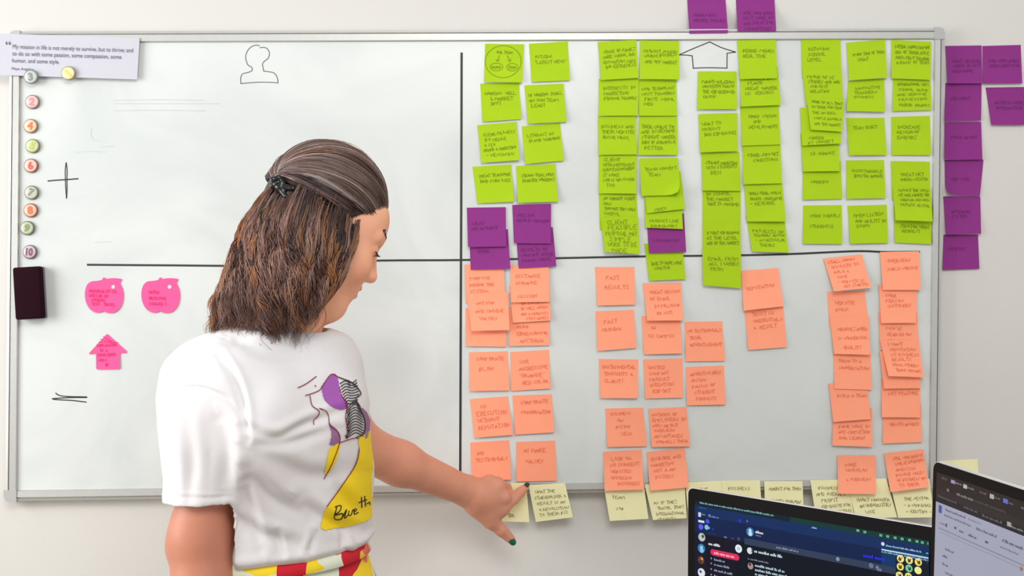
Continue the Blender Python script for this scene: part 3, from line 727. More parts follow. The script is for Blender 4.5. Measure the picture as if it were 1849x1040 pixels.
for cor, txt, lab, lay in [
 ([(882, 873), (950, 872), (956, 943), (893, 941)], ['  THE', '', '', '', '      (OR'], 'pale yellow sticky note under the pointing fingertip', 0),
 ([(954, 876), (1020, 872), (1034.5, 934), (967.5, 942.5)], [' WHAT THE', 'STAKEHOLDER &', ' RESULT IS AN', ' & REVOLUTION', ' TO THEIR BIZ'], 'curled pale yellow sticky note right beside the pointing fingertip', 1),
 ([(1090, 875), (1162, 873), (1171, 936.7), (1101, 940.7)], ['', '  TEAM', '', '   JOB'], 'pale yellow sticky note under the third orange column', 0),
 ([(1164, 875), (1236, 872), (1240, 935.6), (1179, 939)], ['', '', ' AS IF THEY', '   TRAVEL (THEY', ' INTERNATIONAL', ' STUDENTS'], 'pale yellow sticky note under the fourth orange column', 1),
 ([(1237, 871), (1303, 868), (1312, 936), (1244, 938)], ['   ABOUT'], 'pale yellow sticky note behind the corner of the dark-screen laptop', 0),
 ([(1303, 868), (1372, 867), (1377, 936), (1309, 937)], ['  BUSINESS', '', '    FOR A'], 'second pale yellow sticky note from the dark-screen laptop corner', 1),
 ([(1380, 868.8), (1449, 868.8), (1452, 937), (1382, 938)], [' MARKET FOR THEM', '', ' BENEFITS OVERSEAS'], 'pale yellow sticky note between two gaps in the bottom row', 0),
 ([(1463, 867), (1532, 866), (1543, 936), (1474, 938)], ['  BUSINESS', 'AND OVERALL', '   PROFIT', '  EXPENSIVE FOR', '  (IN PLACE TOO)'], 'pale yellow sticky note left under the last but one orange column', 0),
 ([(1530, 866), (1600, 864), (1620, 934), (1545, 937)], ['', '', ' SHORT MANAGER', '  AN UNIVERSITIES', '     USE'], 'pale yellow sticky note between the two rightmost orange columns', 1),
 ([(1605, 865), (1678, 864), (1687, 934), (1622, 935)], ['', '', '   THE SECTOR', '  - A COMPANIES', '   - EXISTING -'], 'pale yellow sticky note under the orange column next to the right frame', 0)]:
    note('cream', cor, txt, lab, lay, ybase=-0.002, group=yk['group'], lift=0.001, v0=.2, sp=.16)
note('cream', [(1697, 832), (1765, 829), (1770, 897), (1703, 899)], [], 'pale yellow sticky note on the wall behind the grey-screen laptop', 0, ybase=Y_WALL, lift=0.004)
column('purple', 'the wall column beside the right frame', [
 ([(1707, 83), (1772.5, 82), (1774, 150.5), (1710.6, 150.5)], ['', ' WHAT MEMBER', ' SCHOOL IN COST', ' WHEN HAVE'], 1),
 ([(1707, 149.6), (1772.5, 150.5), (1771.6, 217.6), (1705.5, 219)], ['', ' DELIVERY'], 0),
 ([(1705.5, 221), (1771.6, 220), (1774, 288), (1705.5, 288)], ['', ' GOING ABOUT'], 1),
 ([(1705.5, 289), (1776, 288), (1769.4, 353.7), (1707, 353)], ['', '', '  WEB SITE'], 0, {'fold': -1}),
 ([(1703.5, 354.6), (1770, 354.6), (1771.6, 422), (1708, 423.6)], ['', ' INTERNAL', ' SYSTEM'], 1),
 ([(1703.5, 423.6), (1766, 423.6), (1768.5, 485.4), (1702, 487.6)], ['', ' MEMBERS'], 0)], ybase=Y_WALL, group='purple sticky notes on the wall')
for cor, txt, lab in [
 ([(1774, 83), (1843, 81), (1846, 150.5), (1775, 151)], ['', ' FOR COMPANIES', ' WITH MENU FOR'], 'upper purple sticky note of the outer pair on the wall beyond the right frame'),
 ([(1779.6, 158), (1849, 157), (1852, 225.6), (1790, 225.6)], ['', ' ADVERTS WITH', ' INTERACTIVE'], 'lower tilted purple sticky note of the outer pair on the wall beyond the right frame'),
 ([(1240, -12), (1309, -12), (1314.8, 59), (1245, 59.8)], ['', '', ' CHARGING', ' HIGHER PRICES'], 'purple sticky note stuck on the wall straight above the drawn arrow'),
 ([(1328, -14), (1397.7, -14), (1401.7, 55.7), (1332, 55.7)], ['', '', ' SITE COMPANIES', ' COST MORE AS', ' AND FIRST FOR', '  PROMOTIONS'], 'purple sticky note on the wall just beyond the one above the drawn arrow')]:
    up = cor[0][1] < 0
    note('purple', cor, txt, lab, 0, ybase=Y_WALL, lift=0.028 if up else 0.005, group='purple sticky notes on the wall', side=0)

# ------------------------------------------------------------------ pink shaped notes
def plate(name, outline, m, y0, thick=0.0003, holes=(), lift=0.003):
    """flat paper cut to an outline given in photo pixels, bottom edge curling off"""
    cu = bpy.data.curves.new('cut', 'CURVE')
    cu.dimensions = '2D'; cu.fill_mode = 'BOTH'
    for L in [outline] + list(holes):
        sp = cu.splines.new('POLY')
        sp.points.add(len(L)-1)
        for q, p in zip(sp.points, L):
            q.co = (p[0], -p[1], 0, 1)
        sp.use_cyclic_u = True
    o = bpy.data.objects.new('cut', cu); C.objects.link(o)
    dg = bpy.context.evaluated_depsgraph_get()
    me = o.evaluated_get(dg).to_mesh()
    V = np.array([v.co[:] for v in me.vertices]); Fc = [tuple(p.vertices) for p in me.polygons]
    o.evaluated_get(dg).to_mesh_clear(); bpy.data.objects.remove(o)
    bm = bmesh.new()
    vs = [bm.verts.new((v[0], v[1], 0)) for v in V]
    for f in Fc:
        try: bm.faces.new([vs[i] for i in f])
        except ValueError: pass
    bmesh.ops.remove_doubles(bm, verts=bm.verts[:], dist=0.01)
    bmesh.ops.subdivide_edges(bm, edges=[e for e in bm.edges if e.calc_length() > 14], cuts=2, use_grid_fill=True)
    bmesh.ops.triangulate(bm, faces=bm.faces[:])
    ys = [p[1] for p in outline]; ya, yb = min(ys), max(ys)
    def place(px, py, dy=0.0):
        t = max(0, (py-ya)/(yb-ya) - 0.25)
        return on_y(px, py, y0 - lift*t*t - dy)
    r = bmesh.ops.extrude_face_region(bm, geom=bm.faces[:])
    top = {g for g in r['geom'] if isinstance(g, bmesh.types.BMVert)}
    for v in bm.verts:
        p = place(v.co.x, -v.co.y)
        v.co = Vector((p[0], p[1] + (0 if v in top else thick), p[2]))
    return bm_obj(name, bm, m), place
def apple(dx):
    pts = [(685, 168), (690, 155), (703, 153), (712, 161), (745, 157), (790, 158), (818, 166), (806, 190), (822, 225), (829, 265), (824, 315), (803, 358), (770, 385), (735, 391), (710, 385), (694, 377), (676, 386), (645, 388), (608, 368), (582, 330), (570, 285), (571, 240), (585, 200), (612, 179), (650, 175)]
    c = np.array([((x/3.715)+dx, 460+y/3.715) for x, y in pts])
    return [tuple(p) for p in smooth_line(np.vstack([c, c[:1]]), 3)[:-1]]
for dx, txt, lab in ((0, [('PERSONALITY CO', 598, 245), ('DOES BE GO', 600, 275), ('AVERAGE', 612, 303), ('TEST   TRAVEL', 615, 332)], 'pink apple-shaped sticky note nearer the black eraser, four lines of writing'),
                     (101.9, [('WATCH', 620, 252), ('OBJECTIVE', 620, 292), ('( CHANGE )', 620, 330)], 'pink apple-shaped sticky note farther from the eraser, three lines of writing')):
    hole = [((756/3.715)+dx+4.0*math.cos(a), 460+214/3.715+4.0*math.sin(a)) for a in np.linspace(0, 2*math.pi, 14, endpoint=False)]
    o, pl = plate('apple_note', apple(dx), MATS['paper_pink'], Y_BOARD-0.0012, holes=[hole])
    tag(o, lab, 'sticky note', 'pink shaped notes')
    L = []
    for t, x, y in txt:
        L += letter_lines(t, x/3.715+dx, 460+(y+8)/3.715, 5.2, 3.7, 0.03)
    V, Q = ribbon(L, 0.5, lambda p: pl(p[0], p[1], 0.0006))
    mesh('handwriting', V, Q, MATS['ink_pink'], o)
hp = [Z3([p])[0] for p in [(715, 532), (724, 535), (850, 648), (848, 660), (806, 660), (804, 760), (798, 767), (652, 769), (645, 762), (643, 664), (602, 668), (597, 660)]]
o, pl = plate('arrow_note', hp, MATS['paper_pink'], Y_BOARD-0.0012)
tag(o, 'pink sticky note cut as an up arrow, below the apple notes', 'sticky note', 'pink shaped notes')
L = [np.array(Z3(q)) for q in ([(690, 548), (745, 578)], [(672, 566), (770, 590)], [(660, 585), (790, 588)])]
for t, x, y in (('EXPLANATION', 652, 610), ('TO  A', 668, 644), ('CONCLUSION', 655, 674), ('AND I', 660, 708), ('ON', 705, 740)):
    L += letter_lines(t, x/3.715, 460+(y+8)/3.715, 5.0, 3.4, -.02)
V, Q = ribbon(L, 0.5, lambda p: pl(p[0], p[1], 0.0006))
mesh('handwriting', V, Q, MATS['ink_pink'], o)

# ------------------------------------------------------------------ quotation strip
M_PAPER = mat('grey_paper', (196, 196, 206), 0.8, noise=0.01)
M_TYPE = mat('printed_type', (84, 84, 96), 0.8)
pc = [(-14, 60), (252, 68.5), (247.5, 143.5), (-16, 135)]
pl = sheet_fn(pc, -0.0025, 0.0005, 0)
o = sheet_mesh('quotation_strip', pl, M_PAPER, 6, 4)
tag(o, 'light grey paper strip printed with a quotation, over the whiteboard corner', 'paper')
ux = np.array([pc[1][0]-pc[0][0], pc[1][1]-pc[0][1]]); ux = ux/np.linalg.norm(ux)
uy = np.array([-ux[1], ux[0]])
def strip_place(p, dy):
    d = np.array([p[0], p[1]]) - np.array(pc[0])
    y = -0.0025 - 0.0012 - dy
    return on_y(p[0], p[1], y)
VV, FF = [], []
for t, x, y, width, size in (('\u201c', 8.5, 92, None, 26), ('My mission in life is not merely to survive, but to thrive; and', 22, 87.5, 218, 10.8), ('to do so with some passion, some compassion, some', 22, 100, 197, 10.8),
                       ('humor, and some style.', 21, 112.5, 86, 10.8), ('Maya Angelou', 20.5, 126, 40, 7)):
    v, f = text_mesh(t, size, 0.0)
    if not len(v): continue
    if width:
        v = v*np.array([width/v[:, 0].max(), 1.0])
    i0 = len(VV)
    for q in v:
        p = np.array([x, y]) + ux*q[0] - uy*q[1]
        VV.append(strip_place(p, 0.0003))
    FF += [tuple(i0+i for i in g) for g in f]
mesh('printed_text', VV, FF, M_TYPE, o)

# ------------------------------------------------------------------ numbered magnets
def magnet(px, py, digit, rim, face, num, rot=0.0, ysurf=Y_BOARD, label='', rp=12.6):
    c = on_y(px, py, ysurf)
    e = empty('number_magnet', (c[0], ysurf-0.0003, c[2]))
    tag(e, label, 'magnet', 'round number magnets')
    r = rp/937.0
    def lathe(prof, n=40):
        V, Fc = [], []
        for rr, y in prof:
            for a in range(n):
                t = 2*math.pi*a/n
                V.append((c[0]+rr*math.cos(t), ysurf-0.0003-y, c[2]+rr*math.sin(t)))
        for i in range(len(prof)-1):
            for a in range(n):
                b = (a+1) % n
                Fc.append((i*n+a, i*n+b, (i+1)*n+b, (i+1)*n+a))
        Fc.append(tuple(range(n))[::-1]); Fc.append(tuple((len(prof)-1)*n+a for a in range(n)))
        return V, Fc
    V, Fc = lathe([(r*0.97, 0), (r, 0.001), (r, 0.0036), (r*0.97, 0.0046), (r*0.86, 0.0050)])
    b = mesh('rim', V, Fc, mat('magnet_rim_'+digit, tuple(int(q*.78) for q in rim), 0.4), e)
    V, Fc = lathe([(r*0.87, 0.0046), (r*0.86, 0.0054), (r*0.7, 0.0057), (r*0.45, 0.0059), (r*0.2, 0.0060)])
    fo = mesh('face', V, Fc, mat('magnet_face_'+digit, tuple(int(q*.93) for q in face), 0.2, spec=0.5), e, True)
    v, f = text_mesh(digit if digit != '-' else 'I', 1.0, 0.045)
    v = v - (v.max(0)+v.min(0))/2
    h = v[:, 1].max()*2
    v = v*(r*1.12/h)
    if len(digit) > 1: v[:, 0] *= 0.8
    ca, sa = math.cos(rot), math.sin(rot)
    VV = [(c[0]+q[0]*ca-q[1]*sa, ysurf-0.0003-0.0065, c[2]+q[0]*sa+q[1]*ca) for q in v]
    mesh('printed_number', VV, f, mat('magnet_number_'+digit, num, 0.5), e)
MG = [(57.5, 139.5, '3', (150, 158, 152), (205, 212, 206), (128, 140, 134), 0.1, -0.0042, 'round magnet with a grey 3 holding the paper strip'),
      (60, 184.5, '2', (168, 140, 138), (240, 204, 200), (222, 140, 146), -0.15, None, 'round magnet with a pink 2'),
      (57, 228, '4', (176, 140, 110), (250, 214, 186), (226, 116, 70), -0.1, None, 'round magnet with an orange 4'),
      (60.5, 264, '5', (150, 158, 110), (214, 220, 176), (186, 196, 80), -0.4, None, 'round magnet with a yellow-green 5'),
      (57.5, 299.5, '6', (170, 110, 100), (246, 204, 188), (220, 84, 68), 0.15, None, 'round magnet with a red 6'),
      (58.5, 348, '7', (140, 142, 128), (204, 206, 190), (134, 138, 118), -0.35, None, 'round magnet with a grey-green 7'),
      (57, 380, '8', (180, 110, 80), (246, 196, 170), (226, 104, 62), 0.1, None, 'round magnet with a rounded orange 8 above the olive one'),
      (51, 412, '9', (130, 138, 110), (196, 204, 176), (126, 144, 84), -0.3, None, 'round magnet with an olive green 9'),
      (55.5, 455, '10', (140, 118, 128), (214, 196, 204), (126, 74, 96), -0.1, None, 'round magnet with a purple 10'),
      (125, 133, '-', (190, 172, 110), (244, 234, 190), (226, 208, 80), 0.8, -0.0042, 'round magnet with a yellow stroke on the paper strip')]
for px, py, dg_, rim, face, num, rot, ys, lab in MG:
    magnet(px, py, dg_, rim, face, num, rot, Y_BOARD if ys is None else ys, lab)

# ------------------------------------------------------------------ eraser
er = empty('board_eraser', on_y(60, 577, Y_BOARD))
tag(er, 'dark maroon felt whiteboard eraser stuck to the whiteboard', 'eraser')
a, b = on_y(35, 484, Y_BOARD), on_y(85, 574, Y_BOARD)
cx, cz = (a[0]+b[0])/2, (a[2]+b[2])/2
hw, hh = 24.2/940, 46.5/940
Mx = Matrix.Translation((cx, 0, cz)) @ Matrix.Rotation(math.radians(-3.0), 4, 'Y')
bm_obj('felt_pad', box_bm(-hw*.97, hw*.97, Y_BOARD-0.008, Y_BOARD-0.0008, -hh*.98, hh*.98, 0.001, 2, Mx), mat('eraser_felt', (120, 116, 116), 0.95, noise=0.1, nscale=300), er)
bm_obj('grip', box_bm(-hw, hw, Y_BOARD-0.026, Y_BOARD-0.008, -hh, hh, 0.004, 3, Mx), mat('eraser_grip', (38, 14, 24), 0.95, spec=0.08, noise=0.12, nscale=220, bump=0.3, bscale=900), er, True)

# ------------------------------------------------------------------ table and laptops
M_SILVER = mat('laptop_aluminium', (214, 214, 216), 0.4, 0.4)
M_BEZEL = mat('laptop_bezel', (8, 7, 8), 0.55, spec=0.12)
M_KEY = mat('laptop_keys', (24, 24, 26), 0.5)
M_SCREEN = mat('screen_light', (255, 255, 255), 0.25, attr='tint', emit=1.0)
MATS['screen_light'].node_tree.nodes['Principled BSDF'].inputs['Specular IOR Level'].default_value = 0.10
nt = MATS['screen_light'].node_tree
bsdf = nt.nodes['Principled BSDF']
for l in list(nt.links):
    if l.to_socket == bsdf.inputs['Base Color']: nt.links.remove(l)
bsdf.inputs['Base Color'].default_value = (0.004, 0.004, 0.005, 1)
TABLE_Z = 0.905
def laptop(name, label, TL, TR, lid_h, tilt, items, base_z, depth, bez=(0.0125, 0.017), bright=1.0):
    TL = np.array(TL); TR = np.array(TR)
    X = (TR-TL); X[2] = 0; wid = np.linalg.norm(X); X /= wid
    Nf = np.array([X[1], -X[0], 0.0])                 # towards the user
    if Nf @ (CAM-TL) < 0: Nf = -Nf
    up0 = np.array([0, 0, 1.0])
    Dn = -up0*math.cos(tilt) + Nf*math.sin(tilt)      # down the lid
    N = Nf*math.cos(tilt) + up0*math.sin(tilt)
    hinge = TL + Dn*lid_h
    root = empty(name, (hinge[0]+X[0]*wid/2, hinge[1]+X[1]*wid/2, base_z))
    tag(root, label, 'laptop', 'laptops on the table')
    def P(u, v, w_): return TL + X*u + Dn*v + N*w_
    def rounded(u0, v0, u1, v1, r, w0, w1, m, nm, par):
        pts = []
        for cxx, cyy, a0 in ((u1-r, v0+r, -90), (u1-r, v1-r, 0), (u0+r, v1-r, 90), (u0+r, v0+r, 180)):
            for t in range(7):
                an = math.radians(a0 + 15*t)
                pts.append((cxx + r*math.cos(an), cyy + r*math.sin(an)))
        n = len(pts)
        V = [P(u, v, w0) for u, v in pts] + [P(u, v, w1) for u, v in pts]
        Fc = [tuple(range(n)), tuple(range(2*n-1, n-1, -1))] + [(i, (i+1) % n, n+(i+1) % n, n+i) for i in range(n)]
        ob = mesh(nm, V, Fc, m, par)
        bx = bmesh.new(); bx.from_mesh(ob.data); bmesh.ops.recalc_face_normals(bx, faces=bx.faces[:]); bx.to_mesh(ob.data); bx.free()
        return ob
    lid = rounded(0, 0, wid, lid_h, 0.009, -0.0058, 0.0, M_SILVER, 'lid', root)
    rounded(0.0007, 0.0007, wid-0.0007, lid_h-0.002, 0.0085, 0.0, 0.0006, M_BEZEL, 'bezel', lid)
    sw, sh = wid-2*bez[0], lid_h-bez[1]-0.02
    V, Fc, cols = [], [], []
    O3 = P(bez[0], bez[1], 0.0007)
    def uv(px, py):                                   # pixel -> metres right and down on the screen plane
        d = ray(px, py)
        t = ((O3-CAM) @ N)/(d @ N)
        q = CAM + d*t - O3
        return q @ X, q @ Dn
    def proj(u, v):
        q = O3 + X*u + Dn*v - CAM
        z = q @ fwd
        return np.array([W/2 + F*(q @ rgt)/z, H/2 - F*(q @ upv)/z])
    nlay = [0]
    def quad(u0, v0, u1, v1, c):
        u0, u1 = max(0, min(sw, u0)), max(0, min(sw, u1)); v0, v1 = max(0, min(sh, v0)), max(0, min(sh, v1))
        if u1-u0 < 1e-5 or v1-v0 < 1e-5: return
        i0 = len(V); nlay[0] += 1
        wz = 0.0007 + 0.000004*nlay[0]
        V.extend([P(bez[0]+a, bez[1]+b, wz) for a, b in ((u0, v0), (u1, v0), (u1, v1), (u0, v1))])
        Fc.append((i0, i0+1, i0+2, i0+3)); cols.extend([lin(c)]*4)
    rl = random.Random(11)
    for itm in items:
        kd, a = itm[0], itm[1:]
        if kd == 'f':                                 # fractions of the screen
            quad(a[0]*sw, a[1]*sh, a[2]*sw, a[3]*sh, a[4]); continue
        u, v = uv(a[0], a[1])
        gu = np.linalg.norm(proj(u+.01, v) - proj(u, v))/.01
        gv = np.linalg.norm(proj(u, v+.01) - proj(u, v))/.01
        if kd == 'r':
            quad(u, v, u + a[2]/gu, v + a[3]/gv, a[4])
        elif kd == 't':                               # a line of tiny type: words of letter-sized marks
            ue, h = u + a[2]/gu, a[3]/gv
            while u < ue:
                for _ in range(rl.randint(2, 7)):
                    lw_ = h*rl.uniform(.35, .6)
                    if u+lw_ > ue: break
                    hh = h*rl.choice((.65, .65, .7, 1.0))
                    quad(u, v+h-hh, u+lw_, v+h, a[4]); u += lw_ + h*.14
                u += h*.4
        elif kd == 'c':
            i0 = len(V); nlay[0] += 1
            r_ = a[2]/gv
            if v - r_ > sh or u + r_ > sw or v + r_ > sh or u - r_ < 0: continue
            V.extend([P(bez[0]+u+r_*math.cos(t), bez[1]+v+r_*math.sin(t), 0.0007+0.000004*nlay[0]) for t in np.linspace(0, 2*math.pi, 16, endpoint=False)])
            Fc.append(tuple(range(i0, i0+16))); cols.extend([lin(a[3])]*16)
    sc = mesh('screen', V, Fc, M_SCREEN, lid)
    vcol(sc, np.array(cols)*bright)
    # base with keyboard and touch pad
    R = Matrix(((X[0], Nf[0], 0, hinge[0]), (X[1], Nf[1], 0, hinge[1]), (0, 0, 1, base_z), (0, 0, 0, 1)))
    base = bm_obj('base', box_bm(0, wid, 0.004, depth, 0.001, 0.0145, 0.004, 2, R), M_SILVER, root)
    bm_obj('hinge', box_bm(wid*.1, wid*.9, -0.004, 0.005, 0.008, 0.0155, 0.002, 2, R), M_BEZEL, root)
    kw = (wid-0.05)/13
    kb = bmesh.new()
    for rr in range(5):
        for cc in range(13):
            b_ = box_bm(0.025+cc*kw+0.001, 0.025+(cc+1)*kw-0.001, 0.02+rr*0.019, 0.037+rr*0.019, 0.0143, 0.0158, 0, 2, R)
            me = bpy.data.meshes.new('tmp'); b_.to_mesh(me); b_.free(); kb.from_mesh(me); bpy.data.meshes.remove(me)
    tag(bm_obj('keyboard', kb, M_KEY, base), kind='stuff')
    bm_obj('touch_pad', box_bm(wid/2-0.06, wid/2+0.06, 0.125, depth-0.015, 0.0143, 0.0149, 0, 2, R), mat('touch_pad', (170, 171, 174), 0.4, 0.5), base)
    return root, wid, Nf, X, hinge
A_ = lambda x, y: (1230 + x/5.2, 840 + y/5.2)
B_ = lambda x, y: (1460 + x/5.2, 840 + y/5.2)
# dark chat window
it = [('f', 0, 0, 1, 1, (6, 17, 40)), ('f', 0, 0, 1, .033, (6, 34, 46)), ('f', .45, 0, 1, .033, (12, 58, 54)), ('f', 0, .033, 1, .10, (12, 46, 96)), ('f', .20, .10, 1, .225, (8, 32, 76)), ('f', 0, .10, .20, .225, (8, 34, 78)),
      ('f', .0, .225, .20, 1, (18, 13, 34)), ('f', 0, .225, .055, 1, (12, 22, 46)), ('f', .20, .225, 1, 1, (5, 14, 28))]
it += [('t', *A_(175, 342), 128, 3.2, (140, 190, 190)), ('t', *A_(170, 388), 14, 2.4, (70, 110, 160)), ('r', *A_(162, 440), 5, 8, (215, 225, 235)), ('r', *A_(195, 455), 6, 2, (120, 140, 170)), ('c', *A_(268, 474), 3, (90, 130, 180)), ('t', *A_(285, 472), 14, 3.2, (110, 150, 200)),
       ('r', *A_(162, 512), 11, 4, (235, 238, 248)), ('c', *A_(248, 527), 4, (84, 92, 255)), ('r', *A_(232, 515), 7, 5, (70, 78, 245)), ('c', *A_(553, 523), 3.6, (46, 44, 200)), ('c', *A_(622, 525), 2, (90, 120, 180)),
       ('c', *A_(187, 578), 5.2, (98, 96, 245)), ('c', *A_(240, 582), 4.6, (130, 200, 235)), ('c', *A_(262, 588), 2.2, (120, 190, 225)), ('t', *A_(292, 588), 6, 4, (60, 40, 190)),
       ('c', *A_(195, 675), 7.6, (196, 206, 200)), ('c', *A_(205, 668), 3, (60, 76, 76)), ('c', *A_(192, 780), 8.2, (54, 132, 190)), ('c', *A_(192, 772), 3, (190, 226, 245)), ('c', *A_(195, 800), 4.4, (150, 205, 235)),
       ('c', *A_(188, 890), 7, (120, 66, 34)), ('c', *A_(196, 878), 2.6, (230, 150, 80)), ('c', *A_(180, 902), 2.4, (60, 40, 40)), ('c', *A_(192, 1008), 8, (236, 238, 242)), ('c', *A_(184, 998), 2.6, (70, 80, 100)),
       ('t', *A_(255, 628), 16, 2.2, (60, 60, 90)), ('r', *A_(405, 665), 5, 3, (120, 120, 150)), ('r', *A_(475, 680), 4, 2, (80, 80, 110)), ('c', *A_(542, 692), 3.4, (70, 72, 100)),
       ('t', *A_(258, 722), 25, 4.6, (236, 238, 244)), ('c', *A_(541, 783), 7.4, (244, 248, 250)), ('c', *A_(541, 783), 3.6, (170, 222, 240)),
       ('r', *A_(298, 788), 45, 11, (228, 48, 100)), ('c', *A_(300, 816), 5.4, (228, 48, 100)), ('c', *A_(525, 866), 5.4, (228, 48, 100)), ('t', *A_(310, 808), 39, 4.4, (255, 200, 212))]
for y, wd in ((868, 20), (915, 30), (968, 34), (1020, 22)):
    it += [('c', *A_(285, y+6), 1.6, (150, 160, 190)), ('t', *A_(312, y+4), wd, 4, (150, 162, 190))]
it += [('c', *A_(650, 625), 8.2, (54, 128, 186)), ('c', *A_(650, 612), 3.2, (205, 234, 246)), ('c', *A_(652, 642), 4.2, (200, 230, 245)), ('t', *A_(700, 612), 17, 4.6, (236, 240, 248)), ('t', *A_(702, 648), 12, 2.6, (120, 140, 175)),
       ('r', *A_(598, 680), 350, 11.5, (50, 64, 90)), ('t', *A_(895, 758), 42, 3.6, (140, 156, 178)), ('c', *B_(278, 880), 3.6, (140, 152, 170)),
       ('c', *A_(648, 802), 6, (226, 230, 236)), ('r', *A_(664, 782), 3, 7, (60, 80, 100)), ('t', *A_(690, 790), 52, 5.2, (205, 228, 236)), ('r', *A_(630, 872), 3, 2, (120, 130, 150)), ('t', *A_(655, 872), 34, 3, (140, 150, 168)),
       ('c', *A_(655, 945), 6, (176, 146, 146)), ('c', *A_(650, 930), 2.6, (60, 40, 44))]
for y, wd in ((925, 54), (966, 60), (1006, 80)):
    it += [('t', *A_(698, y), wd, 4.6, (190, 216, 226))]
it += [('t', *B_(35, 572), 11, 3.4, (150, 200, 235))]
for x, y in ((455, 610), (520, 624), (670, 655), (735, 665), (805, 678), (870, 688), (940, 700), (1010, 712), (1060, 722), (1120, 732)):
    it += [('r', *B_(x, y-12), 5.4, 4.4, (110, 180, 150))]
it += [('r', *B_(690, 745), 110, 36, (8, 56, 104)), ('c', *B_(703, 737), 3.4, (225, 225, 255)), ('t', *B_(730, 742), 64, 3.2, (165, 205, 232)), ('t', *B_(1110, 812), 12, 3.2, (120, 215, 235)), ('r', *B_(690, 782), 92, 2.6, (200, 224, 240)), ('t', *B_(690, 800), 90, 3.0, (150, 190, 220)),
       ('t', *B_(520, 825), 43, 6.4, (44, 46, 236)), ('c', *B_(595, 940), 4.6, (110, 124, 140)), ('c', *B_(652, 958), 3.4, (120, 132, 144)), ('r', *B_(648, 962), 9, 5, (110, 122, 136)), ('r', *B_(825, 848), 70, 42, (12, 26, 42))]
emo = [((870, 875), (250, 238, 150)), ((952, 890), (252, 240, 150)), ((1037, 907), (250, 232, 120)), ((1130, 925), (250, 240, 170)), ((868, 950), (248, 228, 110)), ((950, 966), (110, 220, 176)), ((1035, 985), (252, 244, 150)), ((1130, 1005), (255, 255, 250)), ((860, 1032), (250, 240, 150)), ((945, 1042), (250, 232, 120))]
for k, ((x, y), c_) in enumerate(emo):
    it.append(('c', *B_(x, y), 6.8, c_))
    if k not in (6, 7): it += [('c', *B_(x+(k % 3)*6-6, y+6), 3.0, (96, 66, 24)), ('c', *B_(x-10, y-12), 1.2, (96, 66, 24)), ('c', *B_(x+12, y-8), 1.2, (96, 66, 24))]
TLa = at_d(1242.5, 879.5, 1.49)
TRa_dir = at_d(1690, 955, 1.49*359.5/435.0)
TLa_z = TLa[2]
vdir = TRa_dir-TLa; vdir[2] = 0; vdir /= np.linalg.norm(vdir)
TRa = TLa + vdir*0.362
lid_a = TLa_z - TABLE_Z - 0.014
L1 = laptop('laptop', 'silver laptop showing a dark blue chat window with a red button', TLa, TRa, lid_a, math.radians(1.0), it, TABLE_Z, 0.245, bright=0.9)
# second laptop on its stand
G_ = lambda x, y: (1640 + x/4.335, 800 + y/4.335)
it2 = [('f', 0, 0, 1, 1, (186, 188, 210)), ('f', 0, 0, 1, .118, (50, 43, 41)), ('f', 0, .070, 1, .100, (58, 50, 48)), ('f', 0, .100, 1, .126, (44, 40, 46))]
for x, y, wd, h, c_ in ((262, 262, 11, 4, (110, 104, 104)), (335, 285, 8, 6, (176, 172, 206)), (360, 296, 14, 4, (150, 146, 150)), (432, 320, 7, 7, (214, 210, 206)), (462, 335, 14, 4, (140, 136, 134)), (560, 372, 14, 4, (120, 116, 112)), (640, 395, 8, 8, (206, 198, 184)), (672, 412, 12, 4, (120, 116, 112)),
                        (745, 430, 9, 8, (112, 128, 226)), (782, 455, 12, 4, (120, 116, 116)), (885, 490, 10, 5, (130, 126, 124)), (305, 355, 4, 5, (140, 136, 132)), (380, 385, 32, 5, (150, 146, 140)), (520, 440, 60, 4, (92, 86, 84)), (235, 402, 36, 4, (104, 100, 106)), (440, 486, 28, 5, (104, 100, 106)), (585, 552, 38, 5, (110, 106, 110)), (780, 612, 8, 8, (190, 188, 186)), (812, 640, 24, 5, (140, 138, 140))):
    it2.append(('t' if wd > 9 else 'r', *G_(x, y), wd, h, c_))
it2 += [('r', *G_(245, 482), 6, 14, (84, 92, 178)), ('t', *G_(298, 508), 38, 5, (112, 114, 142)), ('t', *G_(480, 585), 24, 4, (140, 142, 166)), ('t', *G_(290, 552), 52, 4, (112, 114, 138)), ('t', *G_(540, 655), 40, 5, (104, 106, 130)), ('t', *G_(745, 745), 40, 6, (100, 102, 126)),
        ('t', *G_(255, 612), 12, 4, (120, 122, 146)), ('r', *G_(302, 628), 3, 6, (90, 92, 112)), ('r', *G_(370, 652), 4, 4, (90, 92, 112)), ('t', *G_(408, 672), 10, 5, (96, 98, 120)), ('t', *G_(480, 705), 17, 5, (90, 92, 114)), ('r', *G_(612, 762), 6, 4, (96, 98, 120)), ('t', *G_(730, 800), 36, 4, (130, 132, 154)),
        ('r', *G_(250, 660), 150, 1.6, (140, 142, 166)), ('r', *G_(255, 690), 150, 1.2, (160, 162, 184)),
        ('t', *G_(300, 818), 17, 4, (104, 106, 132)), ('t', *G_(280, 866), 11, 5, (92, 94, 120)), ('t', *G_(280, 930), 11, 5, (92, 94, 120)), ('t', *G_(300, 1002), 18, 4, (104, 106, 132)), ('c', *G_(898, 985), 4, (190, 120, 84))]
D2 = 1.0
TLb = at_d(1686, 831, D2)
q = at_d(1849, 884, D2*311.0/364.0)
vd = q-TLb; vd[2] = 0; vd /= np.linalg.norm(vd)
TRb = TLb + vd*0.356
lid_b = 0.248
BASE_B = TLb[2]-lid_b*math.cos(math.radians(2))-0.014
L2 = laptop('laptop', 'silver laptop showing a pale grey document under dark browser tabs', TLb, TRb, lid_b, math.radians(2.0), it2, BASE_B, 0.24, bez=(0.0075, 0.010), bright=0.72)
